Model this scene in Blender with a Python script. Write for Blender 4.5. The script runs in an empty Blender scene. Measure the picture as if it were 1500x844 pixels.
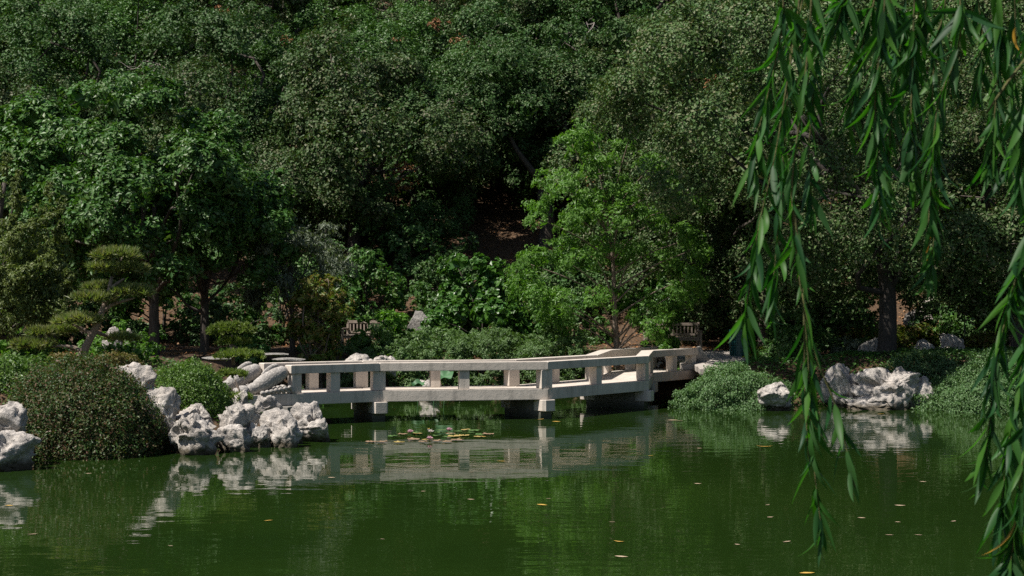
import bpy, math, random
import numpy as np
from mathutils import Vector, Matrix, Quaternion

SC = bpy.context.scene
COL = SC.collection
F, HX, HY, CH = 2300.0, 750.0, 430.0, 3.0      # focal length (px of the 1500 px photo), principal column, horizon row, eye height

# ------------------------------------------------------------------ camera
cam_d = bpy.data.cameras.new('camera'); cam = bpy.data.objects.new('camera', cam_d); COL.objects.link(cam)
cam.location = (0, 0, CH)
cam.rotation_euler = (math.radians(90) + math.atan(8 / F), 0, 0)
cam_d.sensor_width = 36; cam_d.lens = F / 1500 * 36
cam_d.clip_end = 600; cam_d.clip_start = 0.1
cam_d.dof.use_dof = True; cam_d.dof.focus_distance = 37; cam_d.dof.aperture_fstop = 13
SC.camera = cam

# ------------------------------------------------------------------ sky, sun, exposure
SUN_EL = math.radians(57)
sun_h = Vector((-0.876, -0.482, 0)).normalized()              # horizontal direction towards the sun
S = Vector((sun_h.x * math.cos(SUN_EL), sun_h.y * math.cos(SUN_EL), math.sin(SUN_EL)))
W = bpy.data.worlds.new('World'); SC.world = W; W.use_nodes = True
nt = W.node_tree; bg = nt.nodes['Background']
sky = nt.nodes.new('ShaderNodeTexSky'); sky.sky_type = 'NISHITA'; sky.sun_disc = False
sky.sun_elevation = SUN_EL; sky.sun_rotation = math.atan2(S.x, S.y)
nt.links.new(sky.outputs[0], bg.inputs[0]); bg.inputs[1].default_value = 0.055
sun_d = bpy.data.lights.new('sun', 'SUN'); sun_d.energy = 5.0; sun_d.angle = math.radians(0.5); sun_d.color = (1, 0.94, 0.86)
sun = bpy.data.objects.new('sun', sun_d); COL.objects.link(sun)
sun.rotation_euler = (-S).to_track_quat('-Z', 'Y').to_euler(); sun.location = S * 60
SC.view_settings.view_transform = 'Standard'; SC.view_settings.look = 'None'
SC.view_settings.gamma = 1; SC.view_settings.exposure = 0.55; SC.view_settings.use_curve_mapping = False
SC.render.engine = 'CYCLES'
cy = SC.cycles
cy.max_bounces = 6; cy.diffuse_bounces = 3; cy.glossy_bounces = 3; cy.transmission_bounces = 3; cy.transparent_max_bounces = 4
cy.caustics_reflective = False; cy.caustics_refractive = False
cy.use_denoising = False
cy.sample_clamp_indirect = 4

# ------------------------------------------------------------------ helpers
def at(px, py, Y):
    return Vector(((px - HX) / F * Y, Y, CH - (py - HY) / F * Y))

def vnoise(P, seed=0):
    P = np.asarray(P, float); i = np.floor(P).astype(np.int64); f = P - i; u = f * f * (3 - 2 * f)
    def h(a, b, c):
        n = (a * 374761393 + b * 668265263 + c * 1274126177 + seed * 974634777) & 0xFFFFFFFF
        n = ((n ^ (n >> 13)) * 1274126177) & 0xFFFFFFFF
        n = (n ^ (n >> 16)) & 0xFFFF
        return n / 32767.5 - 1
    r = 0
    for dx in (0, 1):
        wx = u[:, 0] if dx else 1 - u[:, 0]
        for dy in (0, 1):
            wy = u[:, 1] if dy else 1 - u[:, 1]
            for dz in (0, 1):
                wz = u[:, 2] if dz else 1 - u[:, 2]
                r = r + wx * wy * wz * h(i[:, 0] + dx, i[:, 1] + dy, i[:, 2] + dz)
    return r

def fbm(P, seed=0, o=4):
    P = np.asarray(P, float); s = 0; a = 1; t = 0
    for k in range(o):
        s = s + a * vnoise(P * 2 ** k + 17.3 * k, seed + k); t += a; a *= .5
    return s / t

def unit(v):
    return v / np.maximum(np.linalg.norm(v, axis=-1, keepdims=True), 1e-9)

def rdir(rng, n):
    return unit(rng.normal(size=(n, 3)))

def raw_mesh(name, V, faces, mat=None, rnd=None, smooth=False):
    """faces: (M,k) int array or list of them"""
    V = np.asarray(V, np.float32)
    fl = faces if isinstance(faces, list) else [faces]
    fl = [np.asarray(f, np.int32) for f in fl if len(f)]
    me = bpy.data.meshes.new(name)
    me.vertices.add(len(V)); me.vertices.foreach_set('co', V.ravel())
    idx = np.concatenate([f.ravel() for f in fl])
    tot = np.concatenate([np.full(len(f), f.shape[1], np.int32) for f in fl])
    st = np.concatenate([[0], np.cumsum(tot)[:-1]]).astype(np.int32)
    me.loops.add(len(idx)); me.loops.foreach_set('vertex_index', idx)
    me.polygons.add(len(tot)); me.polygons.foreach_set('loop_start', st)
    me.polygons.foreach_set('use_smooth', np.full(len(tot), smooth))
    if rnd is not None:
        a = me.attributes.new('rnd', 'FLOAT', 'FACE'); a.data.foreach_set('value', np.asarray(rnd, np.float32))
    me.update(calc_edges=True); me.validate()
    if mat: me.materials.append(mat)
    return me

def link(name, me, parent=None):
    o = bpy.data.objects.new(name, me); COL.objects.link(o)
    if parent: o.parent = parent
    return o

def tag(o, label, cat, group=None):
    o['label'] = label; o['category'] = cat
    if group: o['group'] = group
    return o

def thing(name, label, cat, loc=(0, 0, 0), rz=0, group=None, scale=None):
    o = bpy.data.objects.new(name, None); COL.objects.link(o)
    o.location = loc; o.rotation_euler = (0, 0, rz); o.empty_display_size = .2
    if scale is not None: o.scale = scale if hasattr(scale, '__len__') else (scale,) * 3
    return tag(o, label, cat, group)

class MB:
    """collects boxes, prisms and tubes for one part"""
    def __init__(s): s.V = []; s.F = {}; s.n = 0
    def add(s, V, F):
        V = np.asarray(V, float); s.V.append(V)
        for f in F: s.F.setdefault(len(f), []).append([i + s.n for i in f])
        s.n += len(V); return s
    def prism(s, pts, z0, z1, ch=0.0):
        """vertical prism over a convex ccw outline, with an optional chamfer at the top edge"""
        P = np.asarray(pts, float); n = len(P)
        if ch:
            c = P.mean(0); Q = P + unit(c - P) * ch * 1.3
            V = [(*p, z0 + ch) for p in P] + [(*p, z1 - ch) for p in P] + [(*q, z1) for q in Q] + [(*q, z0) for q in Q]
            Fs = [(i, (i + 1) % n, n + (i + 1) % n, n + i) for i in range(n)]
            Fs += [(n + i, n + (i + 1) % n, 2 * n + (i + 1) % n, 2 * n + i) for i in range(n)]
            Fs += [(3 * n + i, 3 * n + (i + 1) % n, (i + 1) % n, i) for i in range(n)]
            Fs += [tuple(range(2 * n, 3 * n)), tuple(reversed(range(3 * n, 4 * n)))]
        else:
            V = [(*p, z0) for p in P] + [(*p, z1) for p in P]
            Fs = [(i, (i + 1) % n, n + (i + 1) % n, n + i) for i in range(n)] + [tuple(range(n, 2 * n)), tuple(reversed(range(n)))]
        return s.add(V, Fs)
    def box(s, c, d, ch=0.0, rz=0):
        x, y = d[0] / 2, d[1] / 2; co, si = math.cos(rz), math.sin(rz)
        P = [(c[0] + co * a - si * b, c[1] + si * a + co * b) for a, b in ((-x, -y), (x, -y), (x, y), (-x, y))]
        return s.prism(P, c[2] - d[2] / 2, c[2] + d[2] / 2, ch)
    def tube(s, pts, rad, k=8, cap=True):
        P = np.asarray(pts, float); n = len(P); rad = np.broadcast_to(np.asarray(rad, float), (n,))
        T = unit(np.gradient(P, axis=0)); ref = np.array([0.31, 0.17, 0.94])
        if abs(T.mean(0) @ ref) > .9 * np.linalg.norm(T.mean(0)): ref = np.array([0.9, 0.4, 0.1])
        A = unit(np.cross(T, ref)); B = np.cross(T, A)
        a = np.linspace(0, 2 * math.pi, k, endpoint=False)
        V = (P[:, None] + rad[:, None, None] * (np.cos(a)[None, :, None] * A[:, None] + np.sin(a)[None, :, None] * B[:, None])).reshape(-1, 3)
        Fs = [(i * k + j, (i + 1) * k + j, (i + 1) * k + (j + 1) % k, i * k + (j + 1) % k) for i in range(n - 1) for j in range(k)]
        if cap: Fs += [tuple(range(k)), tuple(reversed(range((n - 1) * k, n * k)))]
        return s.add(V, Fs)
    def mesh(s, name, mat, smooth=False):
        return raw_mesh(name, np.concatenate(s.V), [np.array(v) for v in s.F.values()], mat, None, smooth)
    def build(s, name, mat, parent=None, smooth=False):
        return link(name, s.mesh(name, mat, smooth), parent)

def catmull(P, n):
    P = np.asarray(P, float); P = np.vstack([2 * P[0] - P[1], P, 2 * P[-1] - P[-2]])
    m = len(P) - 3; t = np.linspace(0, m, n); i = np.minimum(t.astype(int), m - 1); u = (t - i)[:, None]
    a, b, c, d = P[i], P[i + 1], P[i + 2], P[i + 3]
    return .5 * (2 * b + (c - a) * u + (2 * a - 5 * b + 4 * c - d) * u ** 2 + (3 * b - a - 3 * c + d) * u ** 3)

# ------------------------------------------------------------------ materials
class M:
    def __init__(s, name):
        s.m = bpy.data.materials.new(name); s.m.use_nodes = True; s.t = s.m.node_tree; s.p = s.t.nodes['Principled BSDF']
    def n(s, t, **k):
        o = s.t.nodes.new('ShaderNode' + t)
        for a, b in k.items():
            if a in o.inputs.keys(): o.inputs[a].default_value = b
            else: setattr(o, a, b)
        return o
    def l(s, a, b): s.t.links.new(a, b)
    def ramp(s, fac, stops, interp='LINEAR'):
        r = s.n('ValToRGB'); e = r.color_ramp.elements; r.color_ramp.interpolation = interp
        while len(e) < len(stops): e.new(.5)
        for q, (p, c) in zip(e, stops): q.position = p; q.color = (*c, 1) if len(c) == 3 else c
        s.l(fac, r.inputs[0]); return r.outputs[0]
    def mix(s, fac, a, b, mode='MIX'):
        x = s.n('MixRGB', blend_type=mode)
        for i, v in enumerate((fac, a, b)):
            if hasattr(v, 'is_linked'): s.l(v, x.inputs[i])
            else: x.inputs[i].default_value = v if i == 0 else ((*v, 1) if len(v) == 3 else v)
        return x.outputs[0]
    def noise(s, scale, detail=4, rough=.55, vec=None, dist=0):
        x = s.n('TexNoise'); x.inputs['Scale'].default_value = scale; x.inputs['Detail'].default_value = detail
        x.inputs['Roughness'].default_value = rough; x.inputs['Distortion'].default_value = dist
        if vec is not None: s.l(vec, x.inputs['Vector'])
        return x.outputs[0]
    def coord(s, kind='Object', scale=(1, 1, 1)):
        c = s.n('TexCoord'); mp = s.n('Mapping'); mp.inputs['Scale'].default_value = scale
        s.l(c.outputs[kind], mp.inputs[0]); return mp.outputs[0]
    def pos(s, scale=(1, 1, 1)):
        c = s.n('NewGeometry'); mp = s.n('Mapping'); mp.inputs['Scale'].default_value = scale
        s.l(c.outputs['Position'], mp.inputs[0]); return mp.outputs[0]
    def bump(s, h, dist, strength=1, chain=None):
        b = s.n('Bump'); b.inputs['Distance'].default_value = dist; b.inputs['Strength'].default_value = strength
        s.l(h, b.inputs['Height'])
        if chain is not None: s.l(chain, b.inputs['Normal'])
        return b.outputs[0]

def leafmat(name, cols, rough=.42, spec=.5, trans=.3, tcol=(1.3, 1.5, .5)):
    """leaf colours run along a ramp by a random number per leaf; thin leaves let some light through"""
    m = M(name); a = m.n('Attribute', attribute_name='rnd'); oi = m.n('ObjectInfo')
    ad = m.n('Math', operation='ADD'); m.l(a.outputs['Fac'], ad.inputs[0]); m.l(oi.outputs['Random'], ad.inputs[1])
    fr = m.n('Math', operation='FRACT'); m.l(ad.outputs[0], fr.inputs[0])
    k = len(cols); c = m.ramp(fr.outputs[0], [(i / max(k - 1, 1), q) for i, q in enumerate(cols)])
    hs = m.n('HueSaturation'); m.l(c, hs.inputs['Color'])
    v = m.n('MapRange'); m.l(oi.outputs['Random'], v.inputs[0]); v.inputs[3].default_value = .82; v.inputs[4].default_value = 1.18
    m.l(v.outputs[0], hs.inputs['Value'])
    m.l(hs.outputs[0], m.p.inputs['Base Color']); m.p.inputs['Roughness'].default_value = rough
    m.p.inputs['Specular IOR Level'].default_value = spec
    tr = m.n('BsdfTranslucent'); m.l(m.mix(1, hs.outputs[0], tcol, 'MULTIPLY'), tr.inputs[0])
    mx = m.n('MixShader'); mx.inputs[0].default_value = trans
    m.l(m.p.outputs[0], mx.inputs[1]); m.l(tr.outputs[0], mx.inputs[2])
    m.l(mx.outputs[0], m.t.nodes['Material Output'].inputs['Surface'])
    return m.m

OAK = leafmat('oak_leaf', [(.028, .08, .018), (.042, .108, .024), (.068, .138, .038), (.033, .088, .02), (.115, .16, .07), (.05, .118, .027)], .5, .22, .14)
OAK2 = leafmat('oak_leaf_olive', [(.036, .08, .021), (.053, .105, .029), (.082, .132, .044), (.042, .09, .023), (.15, .15, .085), (.062, .116, .033)], .5, .22, .14)
GLOSSY = leafmat('glossy_leaf', [(.034, .11, .017), (.056, .145, .025), (.09, .175, .04), (.04, .12, .02), (.13, .19, .075)], .45, .35, .22)
BAY = leafmat('bay_leaf', [(.04, .11, .02), (.06, .14, .028), (.09, .17, .042), (.046, .118, .022)], .45, .3, .2)
VINE = leafmat('vine_leaf', [(.03, .1, .016), (.05, .13, .02), (.075, .16, .03), (.036, .105, .018)], .38, .45, .28)
BRIGHT = leafmat('bright_leaf', [(.07, .175, .024), (.1, .22, .032), (.14, .255, .052), (.08, .19, .028)], .45, .35, .4)
GREYL = leafmat('grey_leaf', [(.09, .12, .075), (.125, .155, .1), (.16, .185, .13)], .5, .4, .25)
YELLOWG = leafmat('yellow_green_leaf', [(.09, .16, .02), (.14, .22, .035), (.19, .22, .045), (.24, .15, .05), (.1, .17, .03)], .42, .4, .38)
AZALEA = leafmat('azalea_leaf', [(.022, .06, .013), (.038, .085, .018), (.065, .11, .028), (.11, .075, .038), (.034, .085, .017), (.14, .06, .04)], .48, .3, .25)
BOX = leafmat('box_leaf', [(.05, .11, .016), (.075, .15, .022), (.11, .18, .034), (.06, .12, .02)], .45, .45, .3)
TRAIL = leafmat('trailing_leaf', [(.065, .14, .045), (.095, .185, .066), (.14, .225, .095), (.07, .145, .04)], .48, .35, .28)
FEATHER = leafmat('feathery_leaf', [(.08, .155, .05), (.115, .2, .065), (.15, .23, .09), (.085, .165, .045)], .48, .35, .3)
HEATH = leafmat('heath_leaf', [(.08, .1, .028), (.13, .125, .035), (.17, .11, .045), (.09, .115, .033)], .5, .3, .3)
PINE = leafmat('pine_needle', [(.1, .15, .045), (.14, .185, .058), (.185, .21, .08), (.2, .195, .085)], .5, .4, .35)
PINEY = leafmat('pine_needle_fresh', [(.09, .14, .03), (.13, .185, .038), (.16, .2, .055)], .5, .4, .28)
JUNIPER = leafmat('juniper_leaf', [(.055, .09, .02), (.085, .125, .026), (.13, .16, .036), (.095, .125, .03)], .5, .4, .22)
WILLOW = leafmat('willow_leaf', [(.014, .06, .018), (.024, .085, .022), (.034, .11, .018), (.055, .15, .018), (.016, .06, .026), (.055, .13, .04), (.026, .095, .02)], 0.46, .2, .42, (1.4, 2.2, .35))
YLEAF = leafmat('yellow_willow_leaf', [(.35, .2, .02), (.42, .24, .03)], .45, .4, .4, (1.2, 1, .5))
DRYL = leafmat('dry_leaf', [(.26, .12, .045), (.4, .2, .085), (.2, .1, .045), (.46, .27, .14)], .6, .3, .15, (1, 1, 1))

def barkmat(name, c0, c1, sc=6):
    m = M(name); v = m.coord('Object', (sc, sc, sc * .25)); h = m.noise(3, 6, .65, v)
    m.l(m.ramp(h, [(.3, c0), (.7, c1)]), m.p.inputs['Base Color']); m.p.inputs['Roughness'].default_value = .9
    m.l(m.bump(h, .03, .8), m.p.inputs['Normal']); return m.m
BARK = barkmat('oak_bark', (.03, .024, .019), (.1, .082, .066))
BARK_SHADED = barkmat('shaded_oak_bark', (.016, .013, .011), (.05, .042, .035))  # oak bark darkened in colour to stand in for canopy shade on the trunk
BARKP = barkmat('pale_bark', (.1, .075, .055), (.22, .17, .13))
BARKPI = barkmat('pine_bark', (.12, .09, .07), (.32, .25, .2), 9)
TWIG = barkmat('dead_twig', (.2, .17, .15), (.36, .32, .28), 12)
WTWIG = barkmat('willow_twig', (.06, .075, .02), (.13, .12, .035), 20)

def mat_concrete():
    m = M('pale_concrete'); v = m.pos()
    n1 = m.noise(1.3, 5, .6, v); n2 = m.noise(60, 2, .5, v); vs = m.pos((3, 3, .35)); n3 = m.noise(2, 4, .6, vs)
    c = m.ramp(n1, [(.3, (.48, .42, .36)), (.7, (.62, .55, .475))])
    c = m.mix(.2, c, m.ramp(n2, [(.35, (.26, .23, .2)), (.6, (.66, .6, .54))]))
    c = m.mix(m.ramp(n3, [(.5, (0, 0, 0)), (.72, (.55, .55, .55))]), c, (.2, .185, .16))
    m.l(c, m.p.inputs['Base Color']); m.p.inputs['Roughness'].default_value = .85
    b = m.bump(n2, .006, .6); b = m.bump(m.noise(9, 4, .6, v), .012, .5, b); m.l(b, m.p.inputs['Normal']); return m.m
CONC = mat_concrete()

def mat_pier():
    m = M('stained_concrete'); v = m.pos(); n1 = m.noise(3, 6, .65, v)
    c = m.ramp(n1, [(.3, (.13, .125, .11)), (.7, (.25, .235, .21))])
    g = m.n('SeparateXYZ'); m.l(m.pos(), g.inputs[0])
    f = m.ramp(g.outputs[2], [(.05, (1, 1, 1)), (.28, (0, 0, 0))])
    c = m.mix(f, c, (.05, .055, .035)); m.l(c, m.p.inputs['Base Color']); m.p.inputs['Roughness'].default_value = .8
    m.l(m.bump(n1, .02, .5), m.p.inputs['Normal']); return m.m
PIER = mat_pier()

def mat_rock(name, a, b, d, grey):
    m = M(name); v = m.pos(); n1 = m.noise(1.6, 8, .66, v, .4); n2 = m.noise(7, 6, .7, v, .3); n3 = m.noise(38, 4, .6, v)
    c = m.ramp(n1, [(.28, a), (.5, b), (.75, d)])
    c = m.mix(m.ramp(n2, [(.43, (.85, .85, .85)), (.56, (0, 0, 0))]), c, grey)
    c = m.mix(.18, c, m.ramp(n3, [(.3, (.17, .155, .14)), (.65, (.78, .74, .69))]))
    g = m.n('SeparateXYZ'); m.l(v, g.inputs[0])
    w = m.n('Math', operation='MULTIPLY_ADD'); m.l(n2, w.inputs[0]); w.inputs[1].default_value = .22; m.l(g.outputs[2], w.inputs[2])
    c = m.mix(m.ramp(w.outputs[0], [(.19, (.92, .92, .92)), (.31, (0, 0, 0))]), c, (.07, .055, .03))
    m.l(c, m.p.inputs['Base Color']); m.p.inputs['Roughness'].default_value = .88
    vo = m.n('TexVoronoi'); vo.inputs['Scale'].default_value = 5; m.l(v, vo.inputs['Vector'])
    b_ = m.bump(n2, .16, .7); b_ = m.bump(n3, .02, .6, b_); m.l(b_, m.p.inputs['Normal']); return m.m
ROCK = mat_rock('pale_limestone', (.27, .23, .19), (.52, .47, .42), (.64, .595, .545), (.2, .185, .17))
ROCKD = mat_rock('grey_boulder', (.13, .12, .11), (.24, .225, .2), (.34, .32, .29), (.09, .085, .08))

def mat_ground():
    m = M('leaf_mulch_soil'); v = m.pos(); n1 = m.noise(.8, 5, .6, v); n2 = m.noise(14, 5, .7, v)
    c = m.ramp(n1, [(.3, (.05, .03, .017)), (.7, (.12, .07, .036))])
    c = m.mix(.6, c, m.ramp(n2, [(.35, (.025, .017, .011)), (.55, (.11, .062, .03)), (.7, (.27, .155, .08))]))
    m.l(c, m.p.inputs['Base Color']); m.p.inputs['Roughness'].default_value = .95
    m.l(m.bump(n2, .06, .9), m.p.inputs['Normal']); return m.m
SOIL = mat_ground()

def mat_water():
    m = M('pond_water'); v = m.pos(); n0 = m.noise(.12, 3, .5, v)
    m.l(m.ramp(n0, [(.3, (.009, .023, .004)), (.7, (.015, .034, .005))]), m.p.inputs['Base Color'])
    m.p.inputs['Roughness'].default_value = .015; m.p.inputs['IOR'].default_value = 1.333
    r1 = m.noise(1.9, 1, .5, m.pos((.6, 1.2, 1)), .4); r2 = m.noise(6.5, 1, .5, m.pos((.5, 1.2, 1)), .3); r3 = m.noise(.22, 3, .5, m.pos((.5, 1, 1)))
    amp = m.n('MapRange'); m.l(r3, amp.inputs[0]); amp.inputs[1].default_value = .35; amp.inputs[2].default_value = .65
    amp.inputs[3].default_value = .3; amp.inputs[4].default_value = 1
    b1 = m.n('Bump'); b1.inputs['Distance'].default_value = .0055; m.l(r1, b1.inputs['Height']); m.l(amp.outputs[0], b1.inputs['Strength']); b = b1.outputs[0]; bn = m.n('Bump'); bn.inputs['Distance'].default_value = .0013
    m.l(r2, bn.inputs['Height']); m.l(b, bn.inputs['Normal']); m.l(amp.outputs[0], bn.inputs['Strength'])
    m.l(bn.outputs[0], m.p.inputs['Normal']); return m.m
WATER = mat_water()

def mat_simple(name, c0, c1, sc=8, rough=.7, bump=.01, stretch=(1, 1, 1), metal=0):
    m = M(name); n = m.noise(sc, 5, .6, m.coord('Object', stretch))
    m.l(m.ramp(n, [(.3, c0), (.7, c1)]), m.p.inputs['Base Color']); m.p.inputs['Roughness'].default_value = rough
    m.p.inputs['Metallic'].default_value = metal
    m.l(m.bump(n, bump, .5), m.p.inputs['Normal']); return m.m
TEAK = mat_simple('weathered_teak', (.17, .135, .105), (.32, .265, .215), 6, .8, .004, (1, 8, 8))
PAVE = mat_simple('paving_stone', (.28, .25, .225), (.44, .4, .36), 5, .9, .01)
BIN = mat_simple('teal_painted_steel', (.006, .06, .058), (.01, .085, .08), 12, .4, .002)
LPAD = mat_simple('green_lily_pad', (.05, .12, .03), (.1, .17, .04), 9, .35, .002)
YPAD = mat_simple('yellow_lily_pad', (.34, .23, .06), (.42, .34, .13), 9, .4, .002)
RPAD = mat_simple('reddish_lily_pad', (.2, .12, .07), (.34, .24, .15), 9, .4, .002)
LOTUS = mat_simple('lotus_leaf', (.04, .11, .045), (.06, .15, .06), 5, .5, .004)
PETAL = mat_simple('pink_petal', (.75, .42, .52), (.82, .62, .66), 9, .5, .001)
WPETAL = mat_simple('white_petal', (.78, .7, .66), (.85, .8, .74), 9, .5, .001)
STAMEN = mat_simple('yellow_stamen', (.7, .45, .05), (.8, .55, .1), 9, .5, .001)
FLEAF = mat_simple('fallen_yellow_leaf', (.45, .26, .04), (.6, .4, .1), 14, .5, .001)
FLEAFB = mat_simple('fallen_tan_leaf', (.36, .26, .16), (.5, .4, .28), 14, .5, .001)
SIGNM = mat_simple('dark_label_metal', (.03, .03, .03), (.05, .05, .05), 14, .5, .001)

# ------------------------------------------------------------------ terrain and water
SHORE = [(-70, 22), (-30, 24), (-14, 25.8), (-10, 26.8), (-8.2, 27.6), (-6.6, 29), (-5.6, 29.9), (-4.6, 30.9), (-3.7, 31.5), (-3.45, 32.6),
         (-4.2, 34.6), (-4.9, 36.3), (-5.9, 39), (-6.2, 42), (-5.2, 44.2), (-3, 45.2), (0, 45.4), (2.2, 45.8), (3.4, 46.4), (4.4, 45.6), (4.4, 43.2), (4.5, 41.6),
         (6, 41.1), (8, 41.4), (10, 41.2), (11.5, 40.6), (14, 39.6), (20, 38), (40, 36), (70, 34)]
POND = np.array(SHORE + [(70, 3.2), (30, 2.6), (0, 2.4), (-30, 3), (-70, 3.5)], float)

def shore_sd(P):
    P = np.asarray(P, float); A = POND; B = np.roll(POND, -1, 0); d = np.full(len(P), 1e9); ins = np.zeros(len(P), bool)
    for a, b in zip(A, B):
        ab = b - a; t = np.clip(((P - a) @ ab) / (ab @ ab), 0, 1); d = np.minimum(d, np.linalg.norm(P - (a + t[:, None] * ab), axis=1))
        c = (a[1] > P[:, 1]) != (b[1] > P[:, 1])
        with np.errstate(divide='ignore', invalid='ignore'):
            ins ^= c & (P[:, 0] < (b[0] - a[0]) * (P[:, 1] - a[1]) / (b[1] - a[1]) + a[0])
    return np.where(ins, -d, d)

def ground(P):
    P = np.asarray(P, float); sd = shore_sd(P); Y = P[:, 1]
    t = np.clip((sd + .5) / 3.3, 0, 1); z = -.75 + 2.02 * t * t * (3 - 2 * t)
    z += np.clip(-.9 * (np.clip(-sd - .3, 0, 1)), -.9, 0)
    for cx, cy_, zz, rr in ((-6.2, 36.0, .6, 2.3), (6.8, 47.0, .7, 2.8), (-5.0, 33.0, .45, 1.5)):
        w_ = np.exp(-(((P[:, 0] - cx) ** 2 + (P[:, 1] - cy_) ** 2) / rr ** 2) ** 1.5); z = np.where(z > zz, z + (zz - z) * w_, z)
    P3 = np.c_[P, np.zeros(len(P))]
    e = np.clip(sd, 0, 3) / 3
    z += e * (.1 * fbm(P3 * .35, 5, 3) + .03 * vnoise(P3 * 1.7, 9))
    q = Y - 51.5 - .8 * vnoise(P3 * .12, 21); z += np.where(q > 0, .45 * np.sqrt(q * q + 1.5) - .45 * 1.22, 0) * (1 - np.clip((Y - 115) / 160, 0, .45))
    z += np.clip(q / 15, 0, 1) * 1.0 * fbm(P3 * .09, 31, 3)
    return z
def gz(x, y): return float(ground([(x, y)])[0])

def axis(a, b, fine0, fine1, f, c):
    return np.unique(np.round(np.concatenate([np.arange(a, fine0, c), np.arange(fine0, fine1, f), np.arange(fine1, b + c, c)]), 3))
gx = axis(-130, 130, -24, 24, .4, 5); gy = axis(-60, 190, 24, 68, .4, 3)
X, Y = np.meshgrid(gx, gy); PP = np.c_[X.ravel(), Y.ravel()]
nx, ny = len(gx), len(gy); i = np.arange(nx * ny).reshape(ny, nx)
g = link('ground', raw_mesh('ground', np.c_[PP, ground(PP)], np.stack([i[:-1, :-1], i[:-1, 1:], i[1:, 1:], i[1:, :-1]], -1).reshape(-1, 4), SOIL, None, True))
g['kind'] = 'structure'
w = link('water', raw_mesh('water', [(-90, -5, 0), (90, -5, 0), (90, 52, 0), (-90, 52, 0)], np.array([[0, 1, 2, 3]]), WATER)); w['kind'] = 'structure'

# ------------------------------------------------------------------ bridge
NEAR = [(-5.0, 35.55), (-3.09, 36.75), (0.86, 37.5), (3.57, 41.0), (4.03, 44.8), (5.55, 46.8)]
FARL = [(-5.95, 36.9), (-3.72, 38.15), (-0.1, 38.85), (1.95, 41.7), (2.55, 45.4), (4.2, 48.1)]
ZD, ZR = .72, 1.37                 # deck level, top of the rails above the water
def offset(L, d):
    P = np.array(L, float); out = []
    for k in range(len(P)):
        ns = []
        if k > 0: t = unit(P[k] - P[k - 1]); ns.append(np.array([-t[1], t[0]]))
        if k < len(P) - 1: t = unit(P[k + 1] - P[k]); ns.append(np.array([-t[1], t[0]]))
        n = unit(sum(ns)); out.append(P[k] + n * d / max(n @ ns[0], .5))
    return np.array(out)
br = thing('stone_bridge', 'low pale concrete zigzag footbridge with open balustrades over the pond', 'bridge', (0, 0, 0))
nI, fI = offset(NEAR, .34), offset(FARL, -.34)
for k in range(5):
    a, b = NEAR[k], NEAR[k + 1]; c, d = FARL[k], FARL[k + 1]
    # deck slab between the two edge beams, each bay a slab with open joints
    n0, n1, f0, f1 = nI[k], nI[k + 1], fI[k], fI[k + 1]
    L = np.linalg.norm(n1 - n0); nb = max(1, round(L / 1.25))
    for j in range(nb):
        t0, t1 = j / nb + .003, (j + 1) / nb - .003
        MB().prism([n0 + (n1 - n0) * t0, n0 + (n1 - n0) * t1, f0 + (f1 - f0) * t1, f0 + (f1 - f0) * t0], ZD - .2, ZD - .012, .006).build('deck_slab', CONC, br)
    for (P, Q, side) in ((NEAR, nI, 0), (FARL, fI, 1)):
        def quad(t=0.0, inset=0.0):
            A, B, A2, B2 = (np.array(v, float) for v in (P[k], P[k + 1], Q[k], Q[k + 1]))
            tt = unit(B - A) * .003; q = [A + tt, B - tt, B2 - tt, A2 + tt]
            return q if side == 0 else q[::-1]
        MB().prism(quad(), ZD - .25, ZD + .005, .012).build('edge_beam', CONC, br)
        MB().prism(quad(), ZR - .19, ZR, .014).build('top_rail', CONC, br)
        # posts: the ends of each bay and its middle
        A, B = np.array(P[k], float), np.array(P[k + 1], float); t = unit(B - A); nrm = np.array([-t[1], t[0]]) * (1 if side == 0 else -1)
        L = np.linalg.norm(B - A); us = [L / 2] if L < 5 else [L / 3, 2 * L / 3]
        if k in (0, 4): us = [.16, L / 2] if k == 0 else [L / 2, L - .16]
        for u in us:
            c0 = A + t * u + nrm * .16
            MB().box((c0[0], c0[1], (ZD + ZR - .19) / 2 + .001), (.235, .235, ZR - .19 - ZD - .012), .008, math.atan2(t[1], t[0])).build('post', CONC, br)
# corner posts: a wedge-shaped post on the bisector
for P, Q in ((NEAR, nI), (FARL, fI)):
    for k in range(1, 5):
        p, q = np.array(P[k]), Q[k]; m = unit(q - p); c0 = p + m * .17; t = np.array([-m[1], m[0]])
        MB().box((c0[0], c0[1], (ZD + ZR - .19) / 2 + .002), (.3, .25, ZR - .19 - ZD - .014), .01, math.atan2(t[1], t[0])).build('post', CONC, br)
for k in range(1, 5):
    a, b = np.array(NEAR[k]), np.array(FARL[k]); t = unit(b - a); n = np.array([-t[1], t[0]])
    a0, b0 = a + t * .08, b - t * .08
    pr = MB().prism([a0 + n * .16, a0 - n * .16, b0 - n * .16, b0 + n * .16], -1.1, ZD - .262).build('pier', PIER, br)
    for e, sgn in ((a, 1), (b, -1)):
        o = e - t * sgn * .1; c2 = o + t * sgn * .42; s_ = n * .185 * sgn; ch = t * sgn * .07
        MB().prism([o + s_ * .72, o + ch + s_, c2 + s_, c2 - s_, o + ch - s_, o - s_ * .72][::-1], ZD - .53, ZD - .255, .012).build('corbel', CONC, pr)
MB().prism([(-6.1, 35.6), (-5.0, 35.0), (-4.7, 35.9), (-5.6, 37.1)], -.9, ZD - .26).build('abutment', PIER, br)
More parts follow.
